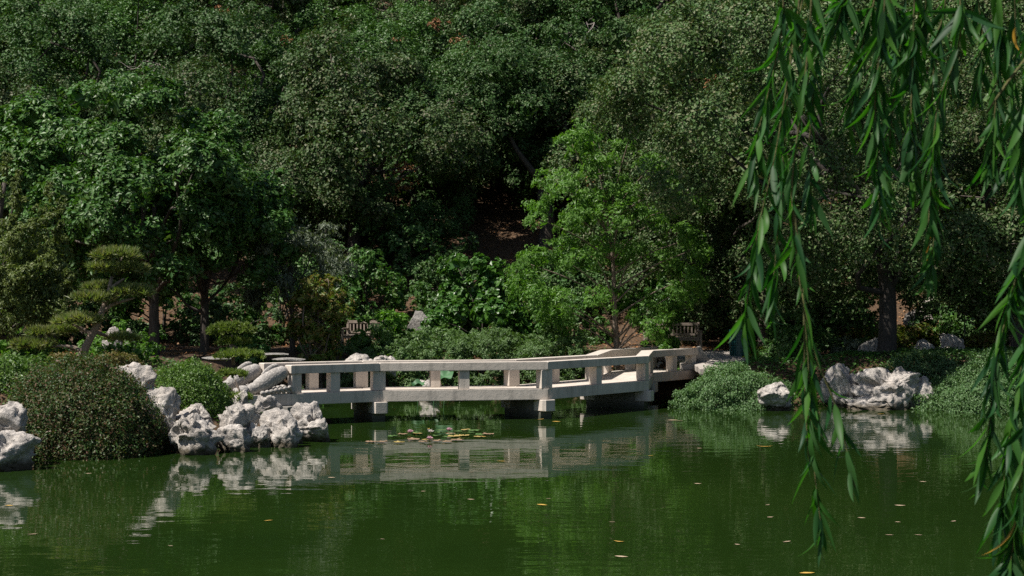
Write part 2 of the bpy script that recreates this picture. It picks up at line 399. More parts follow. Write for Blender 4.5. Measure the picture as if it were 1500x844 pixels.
# sill stones that carry the fish ornaments
def endsill(p, t, L, side):
    n = np.array([-t[1], t[0]]) * side; p = np.array(p)
    q = [p, p + t * L, p + t * L + n * .34, p + n * .34]
    ar = sum(q[i][0] * q[(i + 1) % 4][1] - q[(i + 1) % 4][0] * q[i][1] for i in range(4))
    MB().prism(q if ar > 0 else q[::-1], ZD - .25, ZD + .005, .012).build('end_sill', CONC, br)
tA = unit(np.array(NEAR[0]) - np.array(NEAR[1])); tE = unit(np.array(NEAR[5]) - np.array(NEAR[4]))
tF = unit(np.array(FARL[0]) - np.array(FARL[1])); tJ = unit(np.array(FARL[5]) - np.array(FARL[4]))
ENDS = [(NEAR[0], tA, -1), (FARL[0], tF, 1), (NEAR[5], tE, 1), (FARL[5], tJ, -1)]
for p, t, sd_ in ENDS: endsill(np.array(p) + t * .004, t, 1.25, sd_)

# ------------------------------------------------------------------ stone fish ornaments at the bridge ends
def mat_fish():
    m = M('carved_stone'); v = m.coord('Object'); n = m.noise(7, 5, .6, v); vo = m.n('TexVoronoi'); vo.inputs['Scale'].default_value = 22; m.l(v, vo.inputs['Vector'])
    c = m.ramp(n, [(.3, (.36, .33, .3)), (.7, (.52, .49, .46))]); c = m.mix(.5, c, m.ramp(vo.outputs[0], [(.1, (.62, .57, .52)), (.5, (.16, .15, .135))]))
    m.l(c, m.p.inputs['Base Color']); m.p.inputs['Roughness'].default_value = .85; m.l(m.bump(vo.outputs[0], .012, .5), m.p.inputs['Normal']); return m.m
FISH = mat_fish()
def loft(path, ra, rb, k=20):
    """tube in the local xz plane with elliptical sections: ra in plane, rb across"""
    P = np.asarray(path, float); T = unit(np.gradient(P, axis=0)); N = np.c_[-T[:, 2], 0 * T[:, 0], T[:, 0]]; B = np.array([0, 1, 0.])
    a = np.linspace(0, 2 * math.pi, k, endpoint=False); n = len(P)
    V = (P[:, None] + ra[:, None, None] * np.cos(a)[None, :, None] * N[:, None] + rb[:, None, None] * np.sin(a)[None, :, None] * B).reshape(-1, 3)
    Fs = [(i_ * k + j, i_ * k + (j + 1) % k, (i_ + 1) * k + (j + 1) % k, (i_ + 1) * k + j) for i_ in range(n - 1) for j in range(k)]
    return V, Fs + [tuple(reversed(range(k))), tuple(range((n - 1) * k, n * k))]
def fish_meshes():
    out = {}
    u = np.linspace(0, 1, 40); pth = catmull([(-1.0, 0, .1), (-.82, 0, .14), (-.62, 0, .24), (-.38, 0, .38), (-.17, 0, .47), (-.03, 0, .5)], 40)
    r = np.interp(u, [0, .05, .15, .3, .5, .7, .88, 1], [.06, .12, .15, .17, .2, .19, .15, .1])
    for g0 in (.14, .19, .24): r = r - .04 * np.exp(-((u - g0) / .014) ** 2)
    b = MB(); b.add(*loft(pth, r, r * .8)); out['body'] = b.mesh('fish_body', FISH, True)
    b = MB(); q = catmull([(-.66, 0, .4), (-.5, 0, .52), (-.36, 0, .62), (-.24, 0, .66)], 12); b.add(*loft(q, np.array([.02, .05, .07, .08, .08, .08, .075, .07, .06, .05, .035, .01]), np.full(12, .035), 8)); out['dorsal_fin'] = b.mesh('fish_dorsal', FISH, True)
    for sg, nm in ((-1, 'side_fin'), (1, 'side_fin_b')):
        b = MB()
        for j in range(7):
            x = -.74 + .11 * j; hh = .05 + .02 * j; q = [(x + .16, sg * (.1 + .012 * j), .02), (x + .08, sg * .15, hh * .7), (x, sg * (.17 + .01 * j), hh)]
            b.tube(catmull(q, 6), [.03, .045, .05, .055, .05, .028], 8)
        out[nm] = b.mesh('fish_side_fin', FISH, True)
    b = MB(); b.add(*loft(catmull([(-1.28, 0, .06), (-1.18, 0, .09), (-1.05, 0, .1), (-.97, 0, .09)], 10), np.array([.02, .07, .1, .12, .125, .125, .12, .11, .09, .05]), np.array([.02, .08, .12, .14, .15, .15, .14, .13, .1, .05]), 16)); out['snout'] = b.mesh('fish_snout', FISH, True)
    return out
FM = fish_meshes()
labs = ['pale carved stone carp, head down, on the sunlit bridge end beside the pitted rocks', 'carved stone carp behind the sunlit one, at the far rail by the low slabs',
        'shaded dark carved stone carp at the bridge end beside the paved path', 'carved stone carp at the end of the inner rail below the slender tree']
for (p, t, sd_), lb in zip(ENDS, labs):
    n = np.array([-t[1], t[0]]) * sd_; c0 = np.array(p) + n * .17
    f = thing('carp_ornament', lb, 'stone ornament', (c0[0], c0[1], ZD + .004), math.atan2(-t[1], -t[0]), 'carved carp at the bridge ends', 1.0)
    for nm, me in FM.items(): link('side_fin' if nm.startswith('side') else nm, me, f)

# ------------------------------------------------------------------ rocks
def ico(sub):
    import bmesh
    bm = bmesh.new(); bmesh.ops.create_icosphere(bm, subdivisions=sub, radius=1)
    V = np.array([v.co for v in bm.verts]); Fa = np.array([[v.index for v in f.verts] for f in bm.faces]); bm.free(); return V, Fa
ICO = {4: ico(4), 5: ico(5), 6: ico(6)}
def rock_mesh(seed, size, sub=5, mat=None, pits=9, facets=9, rough=.2):
    rng = np.random.default_rng(seed); V, Fa = ICO[sub]; V = V.copy()
    size = np.asarray(size, float)
    for _ in range(facets):
        n = unit(rng.normal(size=3) * [1, 1, .8]); d = rng.uniform(.45, .8); ex = np.maximum(0, V @ n - d); V = V - ex[:, None] * n * .95
    V = V / np.abs(V).max(0)
    Q = V + .35 * np.c_[fbm(V * 1.4, seed + 20, 3), fbm(V * 1.4 + 7, seed + 21, 3), fbm(V * 1.4 + 13, seed + 22, 3)]     # warped space for the karst relief
    r = 1 + rough * 1.1 * fbm(Q * 1.2, seed, 2)
    rid = np.abs(fbm(Q * [2.2, 2.2, 1.5] + 5, seed + 3, 3)) * 2.2
    r = r - rough * 1.3 * np.clip(.42 - rid, 0, 1) + rough * .5 * np.clip(rid - .4, 0, 1)                                      # creases and swells
    r = r - rough * .7 * np.clip(.3 - np.abs(fbm(Q * 5 + 2, seed + 5, 2)) * 2, 0, 1) + rough * .22 * fbm(Q * 11, seed + 8, 2)
    V = V * r[:, None]
    for _ in range(pits * 2):
        c = V[rng.integers(len(V))]
        if c[2] < -.6: continue
        pr = rng.uniform(.08, .38) if pits > 2 else .1; sq = np.array([rng.uniform(.7, 1.4), rng.uniform(.7, 1.4), rng.uniform(.6, 1.5)])
        d = np.linalg.norm((V - c) * sq, axis=1) / pr; d = d + .25 * fbm(V * 6, seed + 40, 2)
        V = V - unit(c) * (np.clip(1 - d * d, 0, 1) ** .8 * pr * rng.uniform(.5, 1.15))[:, None]
    lo, hi = V.min(0), V.max(0); V = (V - (lo + hi) / 2) / (hi - lo) * size
    return raw_mesh('rock', V, Fa, mat or ROCK, None, True)
def rock(px0, px1, y0, y1, Y, label, seed, depth=None, sub=5, mat=None, pits=9, sink=.2, rot=0, group='pale limestone rocks along the shore', facets=10, rough=.2, tilt=0):
    a, b = at(px0, y0, Y), at(px1, y1, Y); wd, ht = b.x - a.x, a.z - b.z + sink
    o = link('limestone_rock' if mat is None else 'boulder', rock_mesh(seed, (wd, depth or wd * .85, ht), sub, mat, pits, facets, rough if pits > 2 else .1))
    o.location = ((a.x + b.x) / 2, Y, a.z - ht / 2); o.rotation_euler = (0, tilt, 0)
    return tag(o, label, 'rock', group)
RK = [(-48, 43, 588, 655, 27.5, 'tall grey pitted rock against the dark clipped hedge, above a paler block', 5, 9), (-40, 60, 630, 690, 26.8, 'pale rock with yellow waterline at the foot of the clipped hedge', 12, 8),
      (143, 234, 530, 596, 30.7, 'largest white angular boulder, highest between hedge and bright green shrub', 23, 5), (205, 264, 566, 630, 29.9, 'white rock with a hollowed grey face, just below the largest angular boulder', 34, 6),
      (252, 290, 596, 626, 30.3, 'small white rock wedged beneath the hollow faced rock', 41, 4), (245, 330, 606, 664, 29.5, 'low wide white rock riddled with deep holes at the waterline', 58, 16),
      (316, 369, 620, 659, 29.9, 'smooth grey white rock in the water next to the holed one', 63, 4), (270, 322, 590, 630, 30.6, 'cream rock above the holed one below the bright shrub', 301, 6), (358, 398, 618, 656, 30.7, 'small dark rock between the smooth and the jagged rocks', 307, 5), (318, 380, 590, 644, 30.7, 'grey topped rock below the bright green shrub', 77, 7),
      (232, 262, 626, 660, 30.2, 'dark shaded rock tucked between hedge and holed white rock', 81, 5), (378, 442, 598, 655, 31.3, 'jagged white rock under the carp ornament with brown soil beside', 93, 10),
      (396, 444, 612, 657, 30.75, 'grooved pale rock standing in the water in front of the jagged one', 101, 7), (420, 484, 588, 645, 31.9, 'rugged rock farthest out along the bridge end, grey lower flank', 117, 12),
      (372, 415, 578, 610, 32.4, 'pinkish white rock right below the bridge sill', 122, 7), (336, 366, 570, 590, 33.2, 'small smooth white stone beside the carp head', 131, 2),
      (1200, 1266, 532, 594, 41.6, 'grey hollowed rock left part of the group under the dark trunk, beside the arched one', 144, 12), (1244, 1345, 536, 599, 41.0, 'big white arched rock full of holes under the dark trunk', 159, 20),
      (1318, 1372, 550, 598, 41.0, 'sloping grey rock joined to the big arched one, next to trailing mound', 163, 5), (1107, 1156, 559, 585, 40.2, 'flat pinkish ledge rock sticking out of the trailing mound', 171, 5),
      (1235, 1330, 578, 604, 40.75, 'low crusty rock shelf at the waterline under the arched rock', 188, 10), (1102, 1158, 574, 602, 40.6, 'dark shaded rock below the flat pinkish ledge', 193, 4)]
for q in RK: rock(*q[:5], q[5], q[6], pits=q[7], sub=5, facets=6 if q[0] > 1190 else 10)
rock(1256, 1338, 494, 545, 45.4, 'rounded dark boulder behind the dark trunk', 205, mat=ROCKD, pits=2, group='boulders on the wooded bank')
rock(1372, 1412, 488, 522, 46.6, 'pale pitted boulder in the shade between leafy shrubs', 213, pits=9, group='boulders on the wooded bank')
rock(1338, 1372, 496, 520, 46.2, 'broken white stone beside the pale pitted boulder', 218, pits=5, group='boulders on the wooded bank')
rock(1322, 1352, 452, 478, 52.5, 'white stone on the sunlit slope above the yellow green shrub', 224, pits=6, group='boulders on the wooded bank')
rock(1346, 1374, 436, 466, 54.5, 'upper white stone on the sunlit slope', 231, pits=6, group='boulders on the wooded bank')
rock(150, 180, 478, 530, 40.6, 'pale smooth upright stone among shrubs behind the cloud pine', 243, pits=1, group='boulders on the wooded bank')
rock(179, 198, 481, 530, 41.2, 'smaller pale smooth stone next to the upright one', 249, pits=1, group='boulders on the wooded bank')
rock(590, 636, 455, 520, 51.5, 'grey pointed stone rising above the feathery shrubs', 256, mat=ROCKD, pits=2, group='boulders on the wooded bank')
rock(500, 548, 517, 540, 43.6, 'low white stone peeping over the rail, rounder one', 263, pits=3, group='stones along the inner shore')
rock(540, 582, 520, 542, 43.9, 'low white stone peeping over the rail, flatter one', 269, pits=3, group='stones along the inner shore')
rock(612, 645, 556, 580, 45.3, 'white shore stone seen through the balustrade near the lotus leaf', 271, pits=5, group='stones along the inner shore')
rock(893, 945, 545, 566, 47.2, 'reddish white stone seen through the balustrade beside the deck', 277, pits=5, group='stones along the inner shore')

# ------------------------------------------------------------------ foliage builders
def leaf_quads(P, N, L, rng, aspect=.5, axis_bias=None, fold=.12):
    """folded rhombic leaves: centres P, normals N, lengths L"""
    n = len(P); D = rdir(rng, n)
    if axis_bias is not None: D = unit(D + axis_bias)
    D = unit(D - N * (D * N).sum(1, keepdims=True)); B = np.cross(N, D); L = np.broadcast_to(L, (n,))[:, None]; Wd = L * aspect
    V = np.stack([P - D * L * .5, P + B * Wd * .5 + N * Wd * fold - D * L * .05, P + D * L * .5, P - B * Wd * .5 + N * Wd * fold - D * L * .05], 1).reshape(-1, 3)
    return V, np.arange(4 * n).reshape(n, 4)
def foliage(name, P, N, L, rng, mat, **k):
    V, Fq = leaf_quads(P, N, L, rng, **k); return raw_mesh(name, V, Fq, mat, rng.random(len(P)))

def clump_leaves(rng, C, R, per, out, flat=.75, up=.5, jit=.6, shell=.5, ns=None, wide=.34, core=70):
    """boughs at C with radii R carry small sprays on their outer side, each spray a loose tuft of leaves"""
    ns = ns or max(6, int(round(per / 22))); lp = max(4, int(round(per / ns)))
    bi = np.repeat(np.arange(len(C)), ns); n = len(bi); u = rdir(rng, n); o = out[bi]
    bad = (u * o).sum(1) < -.1; u[bad] = unit(u[bad] + o[bad] * 1.1); u = unit(u + [0, 0, .15])
    r = R[bi] * (.6 + .5 * rng.random(n)) * (1 + .45 * vnoise(u * 1.9 + bi[:, None] * 3.7, 7))
    sp = C[bi] + u * r[:, None] * [1, 1, flat]; sn = unit(u + [0, 0, .35] + rng.normal(size=(n, 3)) * .25); sr = R[bi] * wide * rng.uniform(.45, 1.25, n)
    si = np.repeat(np.arange(n), lp); m = len(si); q = rdir(rng, m) * (rng.random(m) ** .45)[:, None]
    q = q - sn[si] * (q * sn[si]).sum(1, keepdims=True) * .55
    P = sp[si] + q * sr[si][:, None]
    N = unit(sn[si] * .85 + q * .35 + [0, 0, up * .5] + rng.normal(size=(m, 3)) * jit * .85)
    ci = np.repeat(np.arange(len(C)), core); k = len(ci); v = rdir(rng, k)                      # oversized inner leaves, added to block light through each bough
    P = np.vstack([P, C[ci] + v * (R[ci] * rng.uniform(.25, .68, k))[:, None] * [1, 1, flat]]); N = np.vstack([N, unit(v + rng.normal(size=(k, 3)) * .3)])
    return P, N, np.concatenate([np.ones(m), np.full(k, 2.0)])

def crown_points(rng, R, n, lo=-.55, seed=1, rmin=.55):
    u = rdir(rng, n * 4); u = u[u[:, 2] > lo][:n]
    rr = (rmin + (1 - rmin) * rng.random(len(u)) ** .7) * (1 + .42 * vnoise(u * 1.9 + seed * 9.1, seed))
    return u * rr[:, None] * R, unit(u * [1, 1, 1.2])

def limbs(rng, b, tr, targets, r0, r1=.02, k=6):
    for q in targets:
        i_ = int(rng.integers(len(tr) // 3, len(tr) - 1)); st = tr[i_]; d = np.linalg.norm(q - st)
        P = catmull([st, st + (q - st) * .35 + rng.normal(size=3) * .12 * d + [0, 0, .06 * d], st + (q - st) * .7 + rng.normal(size=3) * .1 * d, q], 10)
        b.tube(P, np.linspace(r0 * rng.uniform(.6, 1.1), r1, 10), k)

def make_tree(name, seed, R, hc, nclump, per, leaf, cr, mat, bark, r_tr, lean=(0, 0), aspect=.5, lo=-.55, flat=.75, up=.5, jit=.6, bias=None, nlimb=12, fill=.12, rmin=.55, shell=.5, extra=()):
    rng = np.random.default_rng(seed); R = np.array(R, float)
    C, out = crown_points(rng, R, nclump, lo, seed, rmin); top = np.array([lean[0], lean[1], hc]); C = C + top
    if len(extra): C = np.vstack([C, extra]); out = np.vstack([out, np.tile([0, -.3, -.2], (len(extra), 1))])
    cR = rng.uniform(cr[0], cr[1], len(C))
    P, N, K = clump_leaves(rng, C, cR, per, out, flat, up, jit, shell)
    nf = int(len(P) * fill)
    if nf:
        K = np.concatenate([K, np.ones(nf)])
        u = rdir(rng, nf) * (rng.random(nf) ** .4)[:, None] * R * .85 + top; P = np.vstack([P, u]); N = np.vstack([N, rdir(rng, nf)])
    L = leaf * K * rng.uniform(.65, 1.3, len(P))
    crown = foliage(name + '_crown', P, N, L, rng, mat, aspect=aspect, axis_bias=None if bias is None else np.array(bias))
    b = MB(); tr = catmull([(0, 0, -.4), (.1 * r_tr, 0, hc * .3), (lean[0] * .2, lean[1] * .2, hc * .6), tuple(top)], 14)
    b.tube(tr, np.interp(np.linspace(0, 1, 14), [0, .08, .5, 1], [r_tr * 1.5, r_tr, r_tr * .75, r_tr * .3]), 10)
    sel = rng.choice(len(C), min(nlimb, len(C)), False)
    limbs(rng, b, tr, C[sel], r_tr * .36)
    return crown, b.mesh(name + '_trunk', bark, True)

def plant_tree(name, meshes, label, x, y, rz=0, sc=1, z=None, group=None, cat='tree'):
    t = thing(name, label, cat, (x, y, gz(x, y) - .1 if z is None else z), rz, group, sc)
    link('trunk', meshes[1], t); link('crown', meshes[0], t); return t

# oak wood on the hillside
OAKS = [make_tree('oak', 300 + k, R, 4.0, int(nc * 1.25), 1150, .122, (.5, 1.45), m, BARK, .26, lean=ln, lo=-.85, nlimb=11, fill=.0, flat=.9, rmin=.6, aspect=.6)
        for k, (R, nc, m, ln) in enumerate([((4.0, 3.8, 3.5), 44, OAK, (.4, 0)), ((3.5, 3.6, 3.9), 42, OAK2, (-.5, .2)), ((4.4, 4.0, 3.2), 46, OAK, (0, .3)), ((3.8, 3.7, 3.7), 42, OAK2, (.7, -.2)), ((3.4, 3.4, 3.1), 38, BAY, (-.2, 0))])]
rng = np.random.default_rng(77)
LM = [(150, 'the juniper'), (390, 'the glossy leaved trees'), (560, 'the grey leaved tree'), (790, 'the big leaved bush'), (1010, 'the slender tree'), (1160, 'the teal bin'), (1400, 'the thick straight trunk'), (9999, 'the leaning bank oak')]
OC = ['dark green', 'olive tinged', 'broad dark green', 'tall olive tinged', 'smaller fresh green']
def behind(px): return next(t for m, t in LM if px < m)
def hill_oak(x, y, k, rz, s_):
    px = HX + x / y * F; lv = 'at the foot of' if y < 61 else 'low on' if y < 68 else 'midway up' if y < 84 else 'high on'
    plant_tree('oak_tree', OAKS[k], f'{OC[k]} oak {lv} the wooded hill behind {behind(px)}', x, y, rz, s_, group='oaks on the wooded hillside')
for r_, (yy, sp, off) in enumerate([(57.5, 6.2, .5), (64, 6.0, 3.4), (71.5, 6.2, .2), (79.5, 6.4, 3.6), (88, 7.0, .4), (97, 7.4, 3.2), (107, 8.4, .6)]):
    half = yy * .36 + 5
    for x in np.arange(-half + off, half, sp):
        x += rng.uniform(-.9, .9); y = yy + rng.uniform(-1.4, 1.4); px = HX + x / y * F
        if r_ == 0 and (560 < px < 900 or 1180 < px < 1420): continue
        if r_ == 1 and 660 < px < 830: continue
        k = int(rng.integers(5)); s_ = rng.uniform(.88, 1.16) * (1 + .02 * r_)
        hill_oak(x, y, k, rng.uniform(0, 6.28), s_)
for px, y, k, s_ in [(562, 60.5, 2, .8), (870, 63.5, 0, .95), (655, 66, 4, .9), (760, 67.5, 2, 1.05), (1240, 60, 1, .9), (1350, 62, 0, .9)]:
    hill_oak((px - HX) / F * y, y, k, px, s_)

# oak with bare sunlit limbs in the dark hollow, on the slope behind the vine covered bush
def hollow_oak():
    b = MB(); rng = np.random.default_rng(911)
    tr = catmull([(0, 0, -.4), (.15, 0, 1.2), (-.05, 0, 2.4), (.5, .1, 3.5), (1.1, .2, 4.6)], 18)
    b.tube(tr, np.interp(np.linspace(0, 1, 18), [0, .1, .6, 1], [.5, .36, .27, .2]), 12)
    for q in ([(.1, 0, 2.6), (-.7, -.2, 3.3), (-1.5, 0, 4.4), (-2, .2, 5.6)], [(.5, .1, 3.5), (1.2, -.3, 3.9), (2.1, -.4, 4.1), (3, 0, 4.6)], [(1.1, .2, 4.6), (1.4, .6, 5.6), (1.0, 1, 7)], [(0, 0, 2), (.6, -.5, 2.6), (.9, -.9, 3.4)]):
        b.tube(catmull(q, 10), np.linspace(.2, .05, 10), 8)
    C = np.array([(-2, .2, 5.6), (-3, .6, 4.9), (3, 0, 5.4), (3.8, .3, 4.8), (1, 1, 7.4), (0, .6, 7), (2, .5, 6.9), (-1, .5, 6.7), (2.9, 1, 6.6), (-2.2, 1, 7)]); out = np.tile([0, -.3, .95], (len(C), 1))
    C = np.repeat(C, 5, 0) + rng.normal(size=(50, 3)) * .75; out = np.repeat(out, 5, 0)
    P, N, K = clump_leaves(rng, C, rng.uniform(.7, 1.15, 50), 800, out); return foliage('hollow_oak_crown', P, N, .14 * K * rng.uniform(.65, 1.3, len(P)), rng, OAK), b.mesh('hollow_oak_trunk', BARK, True)
hp = at(798, 340, 61); plant_tree('oak_tree', hollow_oak(), 'gnarled oak with bare limbs above the open leaf strewn slope', hp.x, 61, .5, .88)
DK = {}
rng = np.random.default_rng(5)
def dead_branch(px, py, Y, label, seed, L=1.6):
    rng = np.random.default_rng(seed); b = MB(); c = np.array(at(px, py, Y))
    def grow(p, d, l, r, dep):
        n = 5; pts = [p]
        for _ in range(n - 1): d = unit(d + rng.normal(size=3) * .28 + [0, 0, -.05]); pts.append(pts[-1] + d * l / n)
        b.tube(pts, np.linspace(r, r * .5, n), 5)
        if dep:
            for j in range(3): grow(pts[rng.integers(2, n)], unit(d + rng.normal(size=3) * .7), l * .62, r * .55, dep - 1)
    for _ in range(3): grow(c + rng.normal(size=3) * .15, unit(rng.normal(size=3) * [1, .5, 1] + [0, -.4, .1]), L, .035, 2)
    return tag(b.build('dead_branch', TWIG), label, 'branch', 'bare dead branches in the oak canopy')
for q in [(250, 105, 60, 'bare grey dead branch above the glossy leaved trees', 1), (565, 118, 62, 'pale bare branch tangle beside brown dead leaves in the oaks', 2), (705, 72, 66, 'bare forked dead branch high in the middle oaks', 3), (950, 70, 64, 'drooping pale dead branch high above the slender tree', 4), (640, 155, 61, 'bare dead branch just above the dark hollow', 5), (860, 60, 66, 'arching bare dead branch between two oak crowns', 6)]: dead_branch(*q)
def dry_clump(px, py, Y, r, label, seed):
    rng = np.random.default_rng(seed); C = np.array(at(px, py, Y)) + rng.normal(size=(7, 3)) * r * .5
    P, N, K = clump_leaves(rng, C, rng.uniform(.4, .7, 7) * r, 110, np.tile([0, -.7, .7], (7, 1)), core=1); return tag(link('dry_foliage', foliage('dry', P, N, .12 * rng.uniform(.6, 1.2, len(P)), rng, DRYL)), label, 'dead foliage', 'brown dead foliage among the oaks')
for q in [(585, 268, 58.5, .9, 'brown withered foliage hanging at the edge of the dark hollow', 11), (575, 68, 66, .5, 'small brown dead leaf patch high in the oaks beside a pale branch', 12), (1012, 222, 60, .6, 'brown dead leaves right of the slender tree top', 13), (690, 72, 65, .45, 'rusty dead leaves around the forked dead branch', 14), (880, 268, 60, .4, 'rusty leaf patch behind the slender tree', 15), (172, 182, 62, .5, 'orange brown dead leaves above the glossy leaved trees', 16), (770, 95, 64, .4, 'tan dead leaves over the gnarled oak', 17), (640, 40, 68, .35, 'tan dead leaves in the highest oaks over the dark hollow', 18), (1040, 120, 60, .35, 'brown dead leaf patch in the oak above the teal bin', 19), (420, 60, 66, .3, 'small tan leaf patch above the grey leaved tree', 20), (330, 20, 70, .3, 'small tan leaf patch high above the glossy trees', 21)]: dry_clump(*q)

# ------------------------------------------------------------------ garden trees
def tree_px(name, label, px, Y, meshes, rz=0, sc=1, **k):
    x = (px - HX) / F * Y; return plant_tree(name, meshes, label, x, Y, rz, sc, **k)
def slender():
    rng = np.random.default_rng(41); Y = 47.2; x0 = (902 - HX) / F * Y; base = np.array([x0, Y, gz(x0, Y) - .1]); C, R = [], []
    for px, py, r in [(880, 200, .5), (850, 228, .42), (912, 205, .4), (940, 245, .5), (885, 250, .5), (832, 272, .5), (972, 272, .5), (925, 285, .55), (1002, 292, .45), (868, 300, .55), (800, 322, .5), (838, 335, .6), (905, 335, .6), (955, 325, .55), (1000, 345, .5),
                      (785, 375, .45), (822, 392, .6), (872, 378, .6), (925, 388, .6), (978, 385, .6), (1020, 372, .4), (790, 432, .55), (835, 445, .55), (878, 430, .45), (935, 440, .45), (985, 430, .5), (965, 468, .4), (815, 470, .4), (1010, 415, .4), (955, 486, .34), (930, 476, .34), (972, 492, .25)]:
        for dy in (-1, 1):
            C.append(np.array(at(px + rng.normal() * 10, py + rng.normal() * 9, Y)) - base + [0, dy * rng.uniform(.1, 1.3), 0]); R.append(r * rng.uniform(.9, 1.35))
    C, R = np.array(C), np.array(R); out = unit(C * [1, 1, .6] - [0, 0, 1.2])
    P, N, K = clump_leaves(rng, C, R, 700, out, .85, .3, .6, core=18)
    b = MB(); tr = catmull([(0, 0, -.3), (.03, 0, 1.3), (-.04, 0, 2.6), (-.1, 0, 4.2), (-.3, 0, 5.6)], 16); b.tube(tr, np.linspace(.125, .035, 16), 9)
    for q in C[::2]:
        k = int(np.clip((q[2] - .9) / 5.6 * 15, 4, 14)); st = tr[k]; b.tube(catmull([st, st * .5 + q * .5 + [0, 0, .12], q], 8), np.linspace(.035, .01, 8), 5)
    return foliage('slender_crown', P, N, .125 * K * rng.uniform(.6, 1.3, len(P)), rng, BRIGHT, aspect=.36, axis_bias=np.array((0, 0, -.9))), b.mesh('slender_trunk', BARKP, True)
tree_px('slender_tree', 'fresh green tree with slender pale trunk standing beside the bench', 902, 47.2, slender())
tree_px('slender_tree', 'grey green drooping tree growing between slender tree and dark trunk', 1035, 52.5,
        make_tree('greyoak', 43, (2.6, 2.2, 3.0), 4.3, 44, 900, .11, (.5, 1.05), OAK2, BARK, .14, lo=-.85, nlimb=14), 1.0)
GT = [make_tree('glossy', 51, (2.5, 2.4, 3.2), 4.4, 52, 820, .15, (.5, 1.05), GLOSSY, BARK, .17, lo=-.72, aspect=.52, up=.6, jit=.55, fill=.0, rmin=.65),
      make_tree('glossy2', 52, (2.3, 2.3, 2.9), 3.8, 46, 820, .15, (.5, 1.0), GLOSSY, BARK, .15, lo=-.75, aspect=.52, up=.6, jit=.55, fill=.0, rmin=.65)]
tree_px('glossy_tree', 'glossy dark leaved tree with the thick dark trunk behind the cloud pine', 226, 44.5, GT[0], 2.3, group='glossy leaved trees')
tree_px('glossy_tree', 'glossy dark leaved tree with thin trunk beside the small cloud pine', 300, 46.5, GT[1], 1.9, group='glossy leaved trees')
tree_px('glossy_tree', 'glossy dark leaved tree half hidden behind the juniper', 78, 47.5, GT[1], 3.4, 1.15, group='glossy leaved trees')
tree_px('grey_tree', 'grey leaved shrubby tree with drooping sprays beside the glossy trees', 428, 46.6,
        make_tree('greyleaf', 61, (1.35, 1.3, 1.9), 2.6, 32, 330, .11, (.3, .6), GREYL, BARK, .09, lo=-.8, aspect=.3, up=.1, bias=(0, 0, -1.2)), 0)
tree_px('young_tree', 'young yellow green tree with a few reddish leaves beside the round shrub', 470, 44.9,
        make_tree('young', 63, (.72, .7, 1.6), 2.2, 30, 130, .12, (.22, .5), YELLOWG, BARKP, .05, lo=-.85, aspect=.45, up=.3, nlimb=20), 0)
bx = (1298 - HX) / F * 44.3; LOW = [np.array(at(px, py, yy)) - [bx, 44.3, gz(bx, 44.3) - .1] for px, py, yy in [(1150, 340, 43.5), (1185, 385, 44), (1215, 330, 43), (1240, 395, 45.5), (1270, 350, 43.2), (1300, 320, 42.6), (1335, 360, 43.4), (1370, 395, 45), (1400, 345, 43.5), (1440, 380, 44.5), (1475, 340, 44), (1265, 405, 46), (1330, 405, 46.3), (1205, 410, 46.5), (1450, 415, 46), (1310, 380, 45.5), (1130, 400, 46)]]
tree_px('oak_tree', 'large dark oak with a thick straight trunk behind the arched rock', 1298, 44.3,
        make_tree('bank_oak', 71, (5.0, 4.0, 3.4), 6.7, 64, 1400, .105, (.7, 1.4), OAK2, BARK_SHADED, .27, extra=LOW, lean=(-2.6, -1.3), lo=-.72, nlimb=14, fill=.0, aspect=.58), 0)
tree_px('oak_tree', 'dense oak just behind the teal bin', 1120, 50.5, OAKS[1], 4.2, .85)
tree_px('oak_tree', 'olive leaved oak leaning over the bank at the far right of the rocks', 1490, 46.5, OAKS[3], 2.2, .95)
# understorey of dark leafy bushes along the foot of the hill
def make_bush(seed, R, n, per, leaf, cr, mat, aspect=.5, up=.5, jit=.6, bias=None, lo=-.1, flat=.8):
    rng = np.random.default_rng(seed); R = np.array(R, float); C, out = crown_points(rng, R, n, lo, seed, .45); C[:, 2] = np.maximum(C[:, 2], .05)
    P, N, K = clump_leaves(rng, C, rng.uniform(*cr, len(C)), per, out, flat, up, jit, core=18); P[:, 2] = np.abs(P[:, 2])
    b = MB()
    for q in C[rng.choice(len(C), min(9, len(C)), False)]: b.tube(catmull([(0, 0, -.2), tuple(q * [.3, .3, .55]), tuple(q)], 7), np.linspace(.04, .012, 7), 5)
    return foliage('bush', P, N, leaf * K * rng.uniform(.6, 1.35, len(P)), rng, mat, aspect=aspect, axis_bias=None if bias is None else np.array(bias)), b.mesh('bush_stem', BARK, True)
def plant_bush(name, ms, label, x, y, rz=0, sc=1, z=None, group=None, cat='shrub'):
    t = thing(name, label, cat, (x, y, gz(x, y) - .05 if z is None else z), rz, group, sc)
    link('stem', ms[1], t); link('foliage', ms[0], t); return t
def bush_px(name, label, px, Y, ms, rz=0, sc=1, **k): return plant_bush(name, ms, label, (px - HX) / F * Y, Y, rz, sc, **k)

